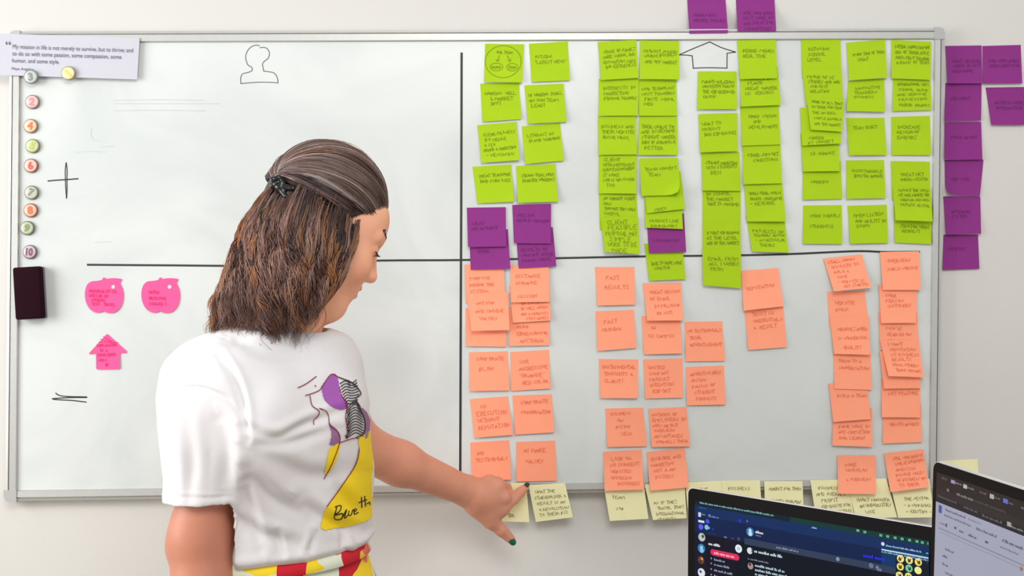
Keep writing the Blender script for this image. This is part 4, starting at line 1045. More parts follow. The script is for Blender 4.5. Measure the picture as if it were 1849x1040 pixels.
# stand under the second laptop
root, wid, Nf, X, hg = L2
R = Matrix(((X[0], Nf[0], 0, hg[0]), (X[1], Nf[1], 0, hg[1]), (0, 0, 1, TABLE_Z), (0, 0, 0, 1)))
hs = BASE_B - TABLE_Z
st = empty('laptop_stand', tuple(R @ Vector((wid/2, .12, 0))))
tag(st, 'low grey metal laptop stand on the table', 'stand')
M_STAND = mat('stand_steel', (120, 122, 124), 0.4, 0.6)
bm_obj('platform', box_bm(0.03, wid-0.03, 0.02, 0.22, hs-0.006, hs-0.0005, 0.002, 2, R), M_STAND, st)
for u0 in (0.05, wid-0.075):
    bm_obj('leg', box_bm(u0, u0+0.025, 0.04, 0.20, 0.0005, hs-0.006, 0.002, 2, R), M_STAND, st)
tb = empty('high_table', (0.75, -1.15, 0))
tag(tb, 'light wood counter-height table carrying the laptops', 'table')
M_WOOD = mat('table_wood', (196, 168, 132), 0.45, noise=0.08, nscale=18)
bm_obj('table_top', box_bm(-0.02, 1.5, -1.62, -0.50, TABLE_Z-0.035, TABLE_Z-0.0003, 0.004), M_WOOD, tb)
for x in (0.03, 1.40):
    for y in (-1.57, -0.60):
        bm_obj('leg', box_bm(x, x+0.05, y, y+0.05, 0.0003, TABLE_Z-0.036, 0.003), M_STAND, tb)

# ------------------------------------------------------------------ the person
ang = math.radians(44)
TF = np.array([math.cos(ang), -math.sin(ang), 0.0])        # where the chest faces
TR_ = np.array([-math.sin(ang), -math.cos(ang), 0.0])      # towards her right shoulder
hb, hp_ = math.radians(25), math.radians(28)               # head turned to the wall and bent down
HF = np.array([math.cos(hp_)*math.cos(hb), math.cos(hp_)*math.sin(hb), -math.sin(hp_)])
HU = np.array([math.sin(hp_)*math.cos(hb), math.sin(hp_)*math.sin(hb), math.cos(hp_)])
HL = np.cross(HU, HF)                                      # her left
HR = np.stack([HF, HL, HU])
HO = on_y(576, 418, -0.43)
def hl(x, y, z): return HO + HF*x + HL*y + HU*z
zpx = lambda py, y=-0.45: on_y(520, py, y)[2]

person = empty('person', (on_y(509, 1000, -0.455)[0], -0.455, 0.0))
tag(person, 'person in a white printed T-shirt pointing at a yellow sticky note', 'person')

SH_R = on_y(374, 700, -0.575); EL_R = on_y(360, 985, -0.575); WR_R = on_y(378, 1225, -0.60)
SH_L = on_y(582, 668, -0.315); EL_L = on_y(642, 803, -0.205); WR_L = on_y(846, 888, -0.075)
NECK = on_y(520, 612, -0.45)
def body():
    f = Field((-0.50, -0.70, 0.72), (0.115, 0.01, 1.66), 0.0021)
    # trunk (under the clothes)
    rows = []
    for py, cx, a, b in ((625, 505, .120, .060), (660, 498, .140, .080), (720, 497, .142, .098), (800, 508, .135, .102), (900, 525, .118, .088), (980, 534, .112, .084), (1060, 536, .135, .098), (1120, 536, .150, .105)):
        p = on_y(cx-24, py, -0.455)
        rows.append((p[2], p[0], p[1], a, b))
    f.stack(rows, TR_, TF, 0.03)
    # arms
    f.cone(SH_R + np.array([.01, 0, -.02]), EL_R + np.array([0, 0, .015]), .034, .0365, .02)
    f.cone(EL_R + np.array([0, 0, .02]), EL_R, .0372, .0365, .02)
    mid = EL_R*.72 + WR_R*.28
    f.cone(EL_R, mid, .0358, .0372, .02)
    f.cone(mid, WR_R, .0368, .025, .02)
    f.ell(EL_R + np.array([-.028, .012, -.005]), np.eye(3), (.016, .018, .022), .02)
    hd = (WR_R-EL_R)/np.linalg.norm(WR_R-EL_R)
    hx = np.cross(hd, [0, 1, 0]); hx /= np.linalg.norm(hx); hy = np.cross(hd, hx)
    palm = WR_R + hd*.05
    f.cone(WR_R, WR_R + hd*.03, .024, .026, .015)
    f.ell(palm, np.stack([hd, hy, hx]), (.052, .040, .016), .015)
    for k, (o_, L_) in enumerate(((-.030, .070), (-.010, .080), (.010, .075), (.029, .058))):
        p0 = WR_R + hd*.085 + hy*o_
        p1 = p0 + hd*L_*.5 + hx*.004; p2 = p0 + hd*L_*.92 + hx*.018
        f.cone(p0, p1, .0090, .0082, .006); f.cone(p1, p2, .0082, .0068, .004)
    t0 = WR_R + hd*.025 - hy*.030; t1 = t0 + hd*.035 - hy*.016 + hx*.008; t2 = t1 + hd*.034 - hy*.002 + hx*.006
    f.cone(t0, t1, .014, .0105, .012); f.cone(t1, t2, .0105, .0085, .006)
    # pointing arm
    f.cone(SH_L, EL_L, .047, .041, .03)
    fm = EL_L*.62 + WR_L*.38
    f.cone(EL_L, fm, .0425, .0375, .02)
    f.cone(fm, WR_L, .0365, .0268, .02)
    # pointing hand: back of the hand to the room, thumb down, index out
    P = lambda px, py, y: on_y(px, py, y)
    wr = WR_L
    kn = [P(906, 919, -.060), P(909, 899, -.066), P(899, 878, -.064), P(884, 870, -.058)]   # index .. little
    f.cone(wr, P(862, 895, -.072), .0265, .0265, .015)
    n_ = np.array([0, 1.0, 0])
    for q, ra, rb in ((kn[0], .022, .0135), (kn[1], .022, .0130), (kn[2], .0215, .0125), (kn[3], .021, .0120)):
        f.cone(P(864, 897, -.070), q + np.array([0, .002, 0]), ra, rb, .016)
    f.cone(P(870, 903, -.066), P(884, 925, -.062), .019, .017, .018)
    # index finger
    i1, i2, i3 = P(926, 902, -.043), P(939, 889, -.026), P(949, 880, -.0145)
    f.cone(kn[0], i1, .0118, .0104, .010); f.cone(i1, i2, .0104, .0092, .003); f.cone(i2, i3, .0092, .0070, .003)
    # folded fingers
    for q, d1, d2 in ((kn[1], P(920, 893, -.036), P(905, 900, -.026)), (kn[2], P(914, 880, -.034), P(897, 889, -.024)), (kn[3], P(900, 871, -.032), P(885, 882, -.024))):
        f.cone(q, d1, .0112, .0098, .006); f.cone(d1, d2, .0095, .0082, .004)
    # thumb
    t0, t1, t2, t3 = P(862, 915, -.066), P(886, 941, -.060), P(905, 957, -.052), P(922, 973.5, -.046)
    f.cone(t0, t1, .0185, .0140, .016); f.cone(t1, t2, .0132, .0118, .007); f.cone(t2, t3, .0120, .0088, .004)
    # neck and head
    f.cone(NECK + np.array([-.01, 0, -.03]), hl(-.022, 0, -.055), .058, .050, .03)
    f.ell(hl(-.006, 0, .024), HR, (.090, .0735, .090), .02)                 # skull
    f.ell(hl(.030, 0, -.030), HR, (.060, .060, .078), .03)                   # face
    f.ell(hl(.042, 0, .048), HR, (.046, .058, .040), .03)                    # forehead
    f.cone(hl(-.005, .050, -.055), hl(.062, .012, -.094), .020, .016, .03)   # jaw
    f.cone(hl(-.005, -.050, -.055), hl(.062, -.012, -.094), .020, .016, .03)
    f.ell(hl(.066, 0, -.090), HR, (.022, .022, .017), .02)                   # chin
    for s_ in (1, -1):
        f.ell(hl(.058, s_*.036, -.026), HR, (.028, .024, .024), .025)        # cheek
        f.cone(hl(.086, s_*.010, .030), hl(.072, s_*.044, .028), .0065, .006, .014)   # brow
        f.ell(hl(.0905, s_*.030, .010), HR, (.014, .017, .011), .012, 'carve')  # eye socket
        f.ell(hl(.0735, s_*.031, .010), HR, (.0135, .0145, .0115), .006)
        f.ell(hl(.004, s_*.074, -.005), HR, (.018, .008, .030), .01)         # ear
    f.cone(hl(.086, 0, .014), hl(.103, 0, -.020), .0075, .0095, .012)        # nose
    f.ell(hl(.103, 0, -.024), HR, (.0100, .0100, .0085), .006)
    for s_ in (1, -1):
        f.ell(hl(.094, s_*.011, -.027), HR, (.010, .0075, .0075), .006)
    f.ell(hl(.083, 0, -.054), HR, (.012, .022, .019), .016)                  # mouth mound
    f.cone(hl(.0885, .014, -.0475), hl(.0945, 0, -.0465), .0030, .0050, .004); f.cone(hl(.0945, 0, -.0465), hl(.0885, -.014, -.0475), .0050, .0030, .004)
    f.cone(hl(.0870, .013, -.0585), hl(.0920, 0, -.0600), .0035, .0058, .004); f.cone(hl(.0920, 0, -.0600), hl(.0870, -.013, -.0585), .0058, .0035, .004)
    f.cone(hl(.0975, .015, -.0532), hl(.0975, -.015, -.0532), .0022, .0022, .003, 'carve')
    V, Q = f.surface()
    V = relax(V, Q, 1, 0.4)
    return V, Q
M_SKIN = mat('skin', (214, 146, 116), 0.5, noise=0.05, nscale=30, sss=0.08, attr='tint', bump=0.06, bscale=500)
BV, BQ = body()
bo = mesh_np('body', BV, BQ, M_SKIN, person)
loc = (BV - HO) @ HR.T
base = np.array(lin((246, 180, 146)))
cols = np.tile(base, (len(BV), 1))
arm = np.clip((BV[:, 0] + 0.30)/0.15, 0, 1)[:, None]*(BV[:, 2] < 1.33)[:, None]
cols = cols*(1-arm) + np.array(lin((218, 150, 122)))*arm           # tanned forearm
armr = ((BV[:, 2] < 1.22) & (BV[:, 1] < -0.50))[:, None]
cols = np.where(armr, np.array(lin((196, 128, 102))), cols)
lip = np.exp(-(((loc[:, 0]-.093)/.010)**2 + (loc[:, 1]/.016)**2 + ((loc[:, 2]+.0535)/.0095)**2)**2)[:, None]
cols = cols*(1-lip) + np.array(lin((176, 88, 80)))*lip
chk = np.exp(-(((loc[:, 0]-.07)/.03)**2 + ((np.abs(loc[:, 1])-.045)/.025)**2 + ((loc[:, 2]+.03)/.025)**2))[:, None]*0.35*(loc[:, 2] > -.12)[:, None]
cols = cols*(1-chk) + np.array(lin((214, 120, 96)))*chk
vcol(bo, cols)

# ---- small things of the face and the hands
M_HAIR0 = mat('brow_hair', (46, 28, 22), 0.6)
def tubes(P, rad, sides=3):
    """(S,n,3) polylines -> tube mesh arrays; rad (S,n)"""
    S_, n, _ = P.shape
    T = np.gradient(P, axis=1); T /= np.linalg.norm(T, axis=2, keepdims=True) + 1e-9
    ref = np.zeros_like(T); ref[..., 1] = 1.0
    A = np.cross(T, ref); A /= np.linalg.norm(A, axis=2, keepdims=True) + 1e-6
    B = np.cross(T, A)
    rings = []
    for k in range(sides):
        a = 2*math.pi*k/sides
        rings.append(P + (A*math.cos(a) + B*math.sin(a))*rad[..., None])
    V = np.stack(rings, 2).reshape(-1, 3)
    s_, i_, k_ = np.meshgrid(np.arange(S_), np.arange(n-1), np.arange(sides), indexing='ij')
    k2 = (k_+1) % sides
    b0 = (s_*n + i_)*sides
    Q = np.stack([b0+k_, b0+k2, b0+sides+k2, b0+sides+k_], -1).reshape(-1, 4)
    return V, Q
for s_ in (1, -1):
    ps = []
    for t in np.linspace(0, 1, 26):
        q = np.array([.0895 - .016*t**1.6, s_*(.012 + .036*t), .034 + .006*math.sin(t*2.4)])
        d = np.array([-.004, s_*.004, .004]) + rng.normal(0, .0008, 3)
        ps.append(np.stack([hl(*(q + d*u + np.array([.0035, 0, 0]))) for u in np.linspace(-.6, .9, 4)]))
    V, Q = tubes(np.array(ps), np.full((26, 4), .0008))
    mesh_np('eyebrow', V, Q, M_HAIR0, person)
    ps = []
    for t in np.linspace(-1, 1, 16):
        q = np.array([.0860 - .006*t*t, s_*(.031 + .0125*t), .0075 + .002*(1-t*t)])
        tip = q + np.array([.0075, s_*.003*t, -.0035])
        ps.append(np.stack([hl(*(q + (tip-q)*u + np.array([0, 0, -.0015*math.sin(u*3.1)]))) for u in np.linspace(-.3, 1, 5)]))
    V, Q = tubes(np.array(ps), np.tile(np.linspace(.0008, .0003, 5), (16, 1)))
    mesh_np('eyelashes', V, Q, M_HAIR0, person)
def nail(c, along, out, w_, l_, m):
    along = along/np.linalg.norm(along); out = out - along*(out@along); out /= np.linalg.norm(out); sd = np.cross(along, out)
    V, Fc = [], []
    for i in range(7):
        for j in range(7):
            u, v = (i/3-1), (j/3-1)
            sx = u*math.sqrt(max(0, 1-v*v*.45)); sy = v*math.sqrt(max(0, 1-u*u*.35))
            V.append(c + along*l_*sy + sd*w_*sx + out*(0.0022*(1-u*u) + .0004*(1-v*v)))
    for i in range(6):
        for j in range(6):
            Fc.append((i*7+j, i*7+j+1, i*7+j+8, i*7+j+7))
    o = mesh('fingernail', V, Fc, m, person, True)
    md = o.modifiers.new('thickness', 'SOLIDIFY'); md.thickness = 0.0008; md.offset = 0
    return o
M_NAIL = mat('green_nail_varnish', (8, 92, 62), 0.15)
M_NAIL2 = mat('dark_nail_varnish', (24, 60, 50), 0.15)
t2, t3 = on_y(905, 957, -.052), on_y(922, 973.5, -.046)
o = nail(t3 + np.array([.0005, -.0068, -.0005]) + (t3-t2)*.15, t3-t2, np.array([.25, -1, .1]), .0062, .0072, M_NAIL); o['label'] = 'green varnished thumb nail'
i2, i3 = on_y(939, 889, -.026), on_y(949, 880, -.0145)
o = nail(i3 + np.array([.001, -.0040, .004]) + (i3-i2)*.1, i3-i2, np.array([.3, -.8, .8]), .0045, .0055, M_NAIL2); o['label'] = 'dark varnished index finger nail'

# ---- T-shirt
def shirt():
    f = Field((-0.60, -0.76, 0.92), (-0.06, -0.14, 1.46), 0.0030)
    rows = []
    for py, cx, a, b in ((590, 516, .075, .060), (606, 514, .118, .080), (636, 508, .148, .098), (690, 502, .156, .114), (740, 503, .156, .130), (800, 508, .155, .134), (870, 518, .152, .128),
                         (920, 527, .144, .119), (960, 532, .142, .116), (975, 533, .143, .117), (986, 533, .134, .109)):
        p = on_y(cx-24, py, -0.455)
        rows.append((p[2], p[0], p[1], a, b))
    f.stack(rows, TR_, TF, 0.02, exp=2.2)
    # bust
    cb = on_y(480, 752, -0.49)
    f.ell(cb + TF*.045 + TR_*.055, np.stack([TF, TR_, [0, 0, 1]]), (.085, .075, .085), .05)
    f.ell(cb + TF*.045 - TR_*.05, np.stack([TF, TR_, [0, 0, 1]]), (.080, .070, .085), .05)
    # shoulders and sleeves
    f.cone(NECK + np.array([-.01, -.01, -.055]), SH_R + np.array([.02, 0, .004]), .056, .040, .04)
    f.cone(NECK + np.array([.01, .01, -.055]), SH_L, .050, .054, .05)
    se = on_y(357, 960, -0.575)
    f.cone(SH_R + np.array([.004, 0, -.006]), se, .0450, .0470, .025)
    f.cone(on_y(373, 745, -0.575), on_y(363, 960, -.575), .0545, .0470, .015)
    sl = SH_L*.25 + EL_L*.75
    f.cone(SH_L, sl, .054, .052, .03)
    def fn(x, y, z): return np.maximum(np.abs(x-se[0])-.09, np.abs(y-se[1])-.085) if False else (z - (on_y(357, 914, -.64)[2]) + 0*x + 0*y)
    # cut the right sleeve straight across and hollow it
    zc = on_y(357, 903, -.575)[2]
    sx, x, y, z = f.sub((-.74, -.76, .92), (on_y(421, 900, -.575)[0], -.48, zc+.05))
    d = f.D[sx]
    sl_ = (zc + (x - se[0])*0.02) - z
    f.D[sx] = np.where((x < on_y(420, 900, -.6)[0]) | (y < -.60), np.maximum(d, sl_), d).astype(np.float32)
    f.cone(on_y(358, 975, -.575), on_y(358, 915, -.575), .0425, .0400, .003, 'carve')
    # cut the left sleeve across the arm
    ax = (EL_L-SH_L)/np.linalg.norm(EL_L-SH_L); pc_ = SH_L*.45 + EL_L*.55
    sx, x, y, z = f.sub(EL_L-.11, EL_L+.11)
    pl_ = (x-pc_[0])*ax[0] + (y-pc_[1])*ax[1] + (z-pc_[2])*ax[2]
    inarm = ((x-sl[0])**2 + (y-sl[1])**2 + (z-sl[2])**2) < .10**2
    f.D[sx] = np.where(inarm & (y > -.33), np.maximum(f.D[sx], pl_), f.D[sx]).astype(np.float32)
    # neck opening
    f.cone(NECK + np.array([0, 0, -.022]), hl(-.02, 0, -.03), .054, .060, .006, 'carve')
    V, Q = f.surface()
    V = relax(V, Q, 3, 0.5)
    N = vnormals(V, Q)
    # creases, drawn where the photo shows them and pressed into the cloth
    d_ = (V - CAM); dep = d_ @ fwd
    px = W/2 + F*(d_ @ rgt)/dep; py = H/2 - F*(d_ @ upv)/dep
    front = (N @ fwd) < 0.1
    disp = np.zeros(len(V))
    creases = [([(445, 772), (500, 790), (560, 765), (620, 742)], 9, .0045), ([(450, 800), (520, 803), (600, 775)], 10, .0035), ([(440, 850), (500, 905), (560, 935)], 14, .004), ([(470, 820), (560, 860), (640, 850)], 16, .003),
               ([(415, 930), (470, 965), (540, 985)], 12, .004), ([(540, 900), (600, 945), (660, 960)], 12, .004), ([(600, 870), (640, 930)], 12, .003), ([(430, 620), (480, 640), (560, 640)], 12, .003), ([(395, 640), (430, 700), (446, 790)], 7, .005),
               ([(410, 610), (470, 622), (550, 615)], 8, .003), ([(288, 722), (315, 705), (360, 700), (410, 720), (446, 765)], 4, .0022), ([(396, 760), (410, 820), (404, 890)], 13, .004), ([(335, 740), (345, 820), (340, 905)], 11, .0022), ([(300, 760), (310, 830), (312, 900)], 9, .0025),
               ([(296, 896), (350, 899), (420, 897)], 2.5, .0012), ([(440, 870), (455, 930), (470, 990)], 10, .0035), ([(500, 960), (510, 1000)], 7, .003), ([(570, 965), (560, 1000)], 7, .003), ([(620, 960), (625, 1000)], 7, .003)]
    for L, wd, amp in creases:
        L = resample(smooth_line(L, 6), 1.5)
        tg = np.gradient(L, axis=0); tg *= -1 if L[-1, 0] < L[0, 0] - 2 else 1
        m_ = (px > L[:, 0].min()-3*wd) & (px < L[:, 0].max()+3*wd) & (py > L[:, 1].min()-3*wd) & (py < L[:, 1].max()+3*wd) & front
        ii = np.where(m_)[0]
        if not len(ii): continue
        dd = np.sqrt((px[ii, None]-L[None, :, 0])**2 + (py[ii, None]-L[None, :, 1])**2)
        k = dd.argmin(1); dm = dd.min(1)
        taper = np.sin(np.pi*np.clip((k+.5)/len(L), 0.06, 0.94))**.6
        sgn = tg[k, 0]*(py[ii]-L[k, 1]) - tg[k, 1]*(px[ii]-L[k, 0])
        disp[ii] += 1.5*amp*taper*(-np.exp(-(dm/wd)**2) + 0.6*np.exp(-((dm-1.8*wd)/wd)**2)*(sgn < 0))
    # loose cloth: broad soft waves
    disp += .0016*np.sin(V[:, 2]*38 + V[:, 0]*24 + 1.3*np.sin(V[:, 1]*30)) + .0010*np.sin(V[:, 0]*70 - V[:, 2]*48)
    V = V + N*disp[:, None]
    return V, Q
M_SHIRT = mat('white_cotton', (224, 221, 222), 0.9, noise=0.015, nscale=60, bump=0.10, bscale=1400, spec=0.15, sheen=0.15)
SV, SQ = shirt()
shirt_o = mesh_np('t_shirt', SV, SQ, M_SHIRT, person)
shirt_o['label'] = 'white cotton T-shirt with a colourful print'
# printed design: photo outlines laid on the cloth
bvh = BVHTree.FromPolygons([tuple(map(float, p)) for p in SV], [tuple(map(int, q)) for q in SQ])
def hit(px, py, off):
    d = ray(px, py); d = d/np.linalg.norm(d)
    h_, n_, i_, t_ = bvh.ray_cast(Vector(CAM), Vector(d))
    if h_ is None: return None
    return np.array(h_) - d*off*0.3 + np.array(n_)*off*0.9
Z7 = lambda pts: [(270+x/2.167, 560+y/2.167) for x, y in pts]
def in_poly(x, y, poly):
    c = False; j = len(poly)-1
    for i in range(len(poly)):
        if (poly[i][1] > y) != (poly[j][1] > y) and x < (poly[j][0]-poly[i][0])*(y-poly[i][1])/(poly[j][1]-poly[i][1])+poly[i][0]:
            c = not c
        j = i
    return c
def print_fill(name, pts, m, off, step=1.6, label=None):
    poly = smooth_line(np.array(Z7(pts + pts[:1])), 4)
    x0, y0 = poly.min(0); x1, y1 = poly.max(0)
    V, Fc, idx = [], [], {}
    def vert(i, j):
        if (i, j) not in idx:
            h_ = hit(x0+i*step, y0+j*step, off)
            idx[(i, j)] = None if h_ is None else len(V)
            if h_ is not None: V.append(h_)
        return idx[(i, j)]
    for i in range(int((x1-x0)/step)+1):
        for j in range(int((y1-y0)/step)+1):
            if in_poly(x0+(i+.5)*step, y0+(j+.5)*step, poly):
                q = [vert(i, j), vert(i+1, j), vert(i+1, j+1), vert(i, j+1)]
                if None in q: continue
                P4 = [V[k] for k in q]
                if max(np.linalg.norm(P4[0]-P4[2]), np.linalg.norm(P4[1]-P4[3])) < 0.016:
                    Fc.append(tuple(q))
    o = mesh(name, V, Fc, m, shirt_o, True)
    if label: o['label'] = label
def print_lines(name, LL, wpx, m, off, label=None):
    V, Fc = [], []
    for L in LL:
        L = resample(smooth_line(np.array(Z7(L)), 5), 2.0)
        t = np.gradient(L, axis=0); t /= np.linalg.norm(t, axis=1, keepdims=True)+1e-9
        n = np.stack([-t[:, 1], t[:, 0]], 1)*wpx/2
        last = None
        for p, q in zip(L+n, L-n):
            a, b = hit(*p, off), hit(*q, off)
            if a is None or b is None or (last is not None and np.linalg.norm(a-V[last[0]]) > .012):
                last = None
                if a is None or b is None: continue
            i = len(V); V += [a, b]
            if last is not None: Fc.append((last[0], last[1], i+1, i))
            last = (i, i+1)
    o = mesh(name, V, Fc, m, shirt_o)
    if label: o['label'] = label
M_PU, M_YE = mat('print_purple', (158, 84, 168), 0.8), mat('print_yellow', (246, 214, 22), 0.8)
M_RED, M_BK, M_MAU = mat('print_dark_red', (132, 34, 50), 0.8), mat('print_black', (28, 26, 30), 0.8), mat('print_mauve', (150, 104, 146), 0.8)
print_fill('purple_print', [(670, 300), (712, 252), (735, 265), (745, 330), (775, 365), (765, 385), (730, 385), (695, 365), (680, 340)], M_PU, .0012)
print_fill('purple_print', [(700, 440), (738, 475), (742, 515), (705, 525), (712, 485)], M_MAU, .0012)
print_fill('purple_print', [(815, 375), (845, 395), (862, 440), (852, 495), (838, 498), (842, 440), (830, 400)], M_MAU, .0012)
print_fill('yellow_print', [(815, 500), (866, 488), (869, 700), (866, 808), (800, 838), (740, 850), (672, 857), (680, 800), (695, 768), (740, 700), (800, 610), (818, 555)], M_YE, .0012, 2.0)
print_fill('yellow_print', [(700, 545), (740, 520), (735, 570), (710, 620), (685, 642), (692, 590)], M_YE, .0012)
print_lines('line_print', [[(578, 305), (610, 290), (652, 260)], [(607, 335), (640, 325), (668, 310), (690, 275), (712, 252), (738, 264)], [(625, 335), (635, 375), (662, 395), (655, 415), (640, 430), (642, 450)], [(645, 295), (650, 300)],
    [(662, 385), (690, 395), (700, 420), (705, 450), (735, 475), (742, 515), (712, 600), (680, 660)], [(772, 385), (765, 420), (774, 470), (765, 498)], [(742, 518), (770, 508), (800, 500), (818, 500)], [(818, 540), (812, 580), (795, 620), (745, 695), (692, 768)], [(740, 300), (752, 340), (772, 365), (768, 395)]], 1.6, M_RED, .0016)
zb = []
for k in range(9):
    y = 268 + k*11
    zb.append([(742+k*3, y+22), (765+k*1, y+10), (790, y+18-k), (818-abs(k-5)*2, y+6)])
for k in range(12):
    y = 372 + k*11
    zb.append([(768+(k % 3)*2 - (k > 8)*4, y+22), (785, y-4), (805, y-14), (822+min(k, 6)*2, y+6-k*0.6)])
print_lines('stripe_print', [[(x, min(max(y, 262), 500)) for x, y in L] for L in zb] + [[(738, 264), (790, 285), (800, 300)], [(775, 275), (782, 300)], [(800, 290), (825, 328), (805, 350), (838, 425), (836, 480), (805, 498)]], 1.7, M_BK, .0016)
print_lines('signature_print', [[(722, 770), (745, 765), (742, 785), (722, 800), (752, 795), (748, 815), (722, 812), (730, 770)], [(752, 810), (768, 780), (760, 812), (775, 800)], [(778, 785), (775, 800), (785, 802), (794, 778), (798, 800)],
    [(798, 790), (808, 780), (800, 776), (798, 798), (815, 790)], [(826, 730), (828, 772)], [(838, 726), (842, 768)], [(815, 752), (848, 740)], [(846, 758), (858, 750), (858, 762)]], 1.8, M_BK, .0018)

# ---- trousers
def trousers():
    f = Field((-0.66, -0.72, 0.02), (-0.16, -0.16, 1.11), 0.006)
    rows = []
    for py, a, b in ((952, .118, .094), (980, .128, .103), (996, .132, .106), (1014, .137, .110), (1070, .155, .122), (1140, .168, .130), (1210, .170, .128)):
        p = on_y(509, py, -0.455); rows.append((p[2], p[0], p[1], a, b))
    f.stack(rows, TR_, TF, 0.02)
    c = on_y(509, 1180, -0.455)
    for s_ in (1, -1):
        top = np.array([c[0], c[1], .82]) + TR_*s_*.082
        knee = np.array([c[0], c[1], .46]) + TR_*s_*.088 + TF*.015
        foot = np.array([c[0], c[1], .09]) + TR_*s_*.092
        f.cone(top, knee, .088, .070, .03); f.cone(knee, foot, .070, .066, .02)
    f.half((0, 0, .045), (0, 0, -1))
    V, Q = f.surface()
    return relax(V, Q, 2), Q
def floral():
    m = mat('floral_print', (236, 240, 222), 0.85)
    nt = m.node_tree; b = nt.nodes['Principled BSDF']
    tc = nt.nodes.new('ShaderNodeTexCoord')
    def layer(prev, scale, seed, thr, col, stretch):
        mp = nt.nodes.new('ShaderNodeMapping'); mp.inputs['Location'].default_value = (seed, seed*.7, seed*1.3); mp.inputs['Scale'].default_value = stretch
        mp.inputs['Rotation'].default_value = (0.3, 0.5*seed, 0.2)
        nt.links.new(tc.outputs['Object'], mp.inputs[0])
        n = nt.nodes.new('ShaderNodeTexNoise'); n.inputs['Scale'].default_value = scale; n.inputs['Detail'].default_value = 0.6
        nt.links.new(mp.outputs[0], n.inputs['Vector'])
        st_ = nt.nodes.new('ShaderNodeMath'); st_.operation = 'GREATER_THAN'; st_.inputs[1].default_value = thr
        nt.links.new(n.outputs['Fac'], st_.inputs[0])
        mx = nt.nodes.new('ShaderNodeMix'); mx.data_type = 'RGBA'
        nt.links.new(st_.outputs[0], mx.inputs[0]); nt.links.new(prev, mx.inputs[6]); mx.inputs[7].default_value = lin(col) + (1,)
        return mx.outputs[2]
    rgb = nt.nodes.new('ShaderNodeRGB'); rgb.outputs[0].default_value = lin((226, 232, 210)) + (1,)
    o = layer(rgb.outputs[0], 14, 1.0, .59, (248, 216, 40), (1, 1, 1.4))
    o = layer(o, 15, 4.0, .62, (240, 120, 106), (1.3, 1, .8))
    o = layer(o, 14, 7.3, .585, (206, 22, 44), (1.5, 1.2, .8))
    nt.links.new(o, b.inputs['Base Color'])
    return m
V, Q = trousers()
tro = mesh_np('trousers', V, Q, floral(), person)
tro['label'] = 'trousers with red, yellow and white floral print'
wb = []
for py, g in ((982, .001), (985, .003), (1003, .004), (1005, .001)):
    p = on_y(509, py, -0.455)
    wb.append([p + TR_*(.1315+g+(py-984)*.0003)*math.cos(t) + TF*(.1065+g+(py-984)*.0003)*math.sin(t) for t in np.linspace(0, 2*math.pi, 72, endpoint=False)])
V = [q for r_ in wb for q in r_]
mesh('waistband', V, [(i*72+j, i*72+(j+1) % 72, (i+1)*72+(j+1) % 72, (i+1)*72+j) for i in range(3) for j in range(72)], MATS['floral_print'], tro, True)
# shoes
c = on_y(509, 1180, -0.455)
for s_ in (1, -1):
    f = Field((-0.9, -0.9, -0.01), (0.1, 0.1, 0.15), 0.005)
    a = np.array([c[0], c[1], .045]) + TR_*s_*.092
    f.cone(a - TF*.045, a + TF*.09, .040, .038, .02); f.cone(a + TF*.09, a + TF*.15 - np.array([0, 0, .012]), .038, .030, .02)
    f.cone(a, a + np.array([0, 0, .05]), .040, .042, .02)
    f.half((0, 0, .002), (0, 0, -1))
    V, Q = f.surface()
    mesh_np('shoe', V, Q, mat('white_trainer', (230, 228, 224), 0.6), person)

# ---- hair: half tied back, wavy below
YH = -0.435
ENV = []                      # level, centre x, centre y, half width x, half depth y
for py, xl, xr, ry, yc in ((325, 500, 660, .078, -.430), (365, 466, 668, .088, -.432), (400, 447, 668, .094, -.436), (450, 431, 664, .099, -.440), (500, 417, 650, .102, -.444), (550, 397, 630, .104, -.448), (600, 388, 616, .104, -.452), (640, 388, 612, .098, -.454)):
    a, b = on_y(xl, py, yc), on_y(xr, py, yc)
    ENV.append((a[2], (a[0]+b[0])/2, yc, (b[0]-a[0])/2, ry))
ENV = np.array(sorted(ENV))
def env(z): return [np.interp(z, ENV[:, 0], ENV[:, k]) for k in range(1, 5)]
zof = lambda py: float(on_y(500, py, YH)[2])
CLIP = on_y(512, 338, -0.462)
NP = 26
P_all, R_all, C_all = [], [], []
def pal(c): return np.array(lin(c))
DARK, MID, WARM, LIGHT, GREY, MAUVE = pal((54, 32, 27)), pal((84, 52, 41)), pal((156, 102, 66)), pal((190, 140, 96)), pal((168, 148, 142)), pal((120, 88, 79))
tt = np.linspace(0, 1, NP)
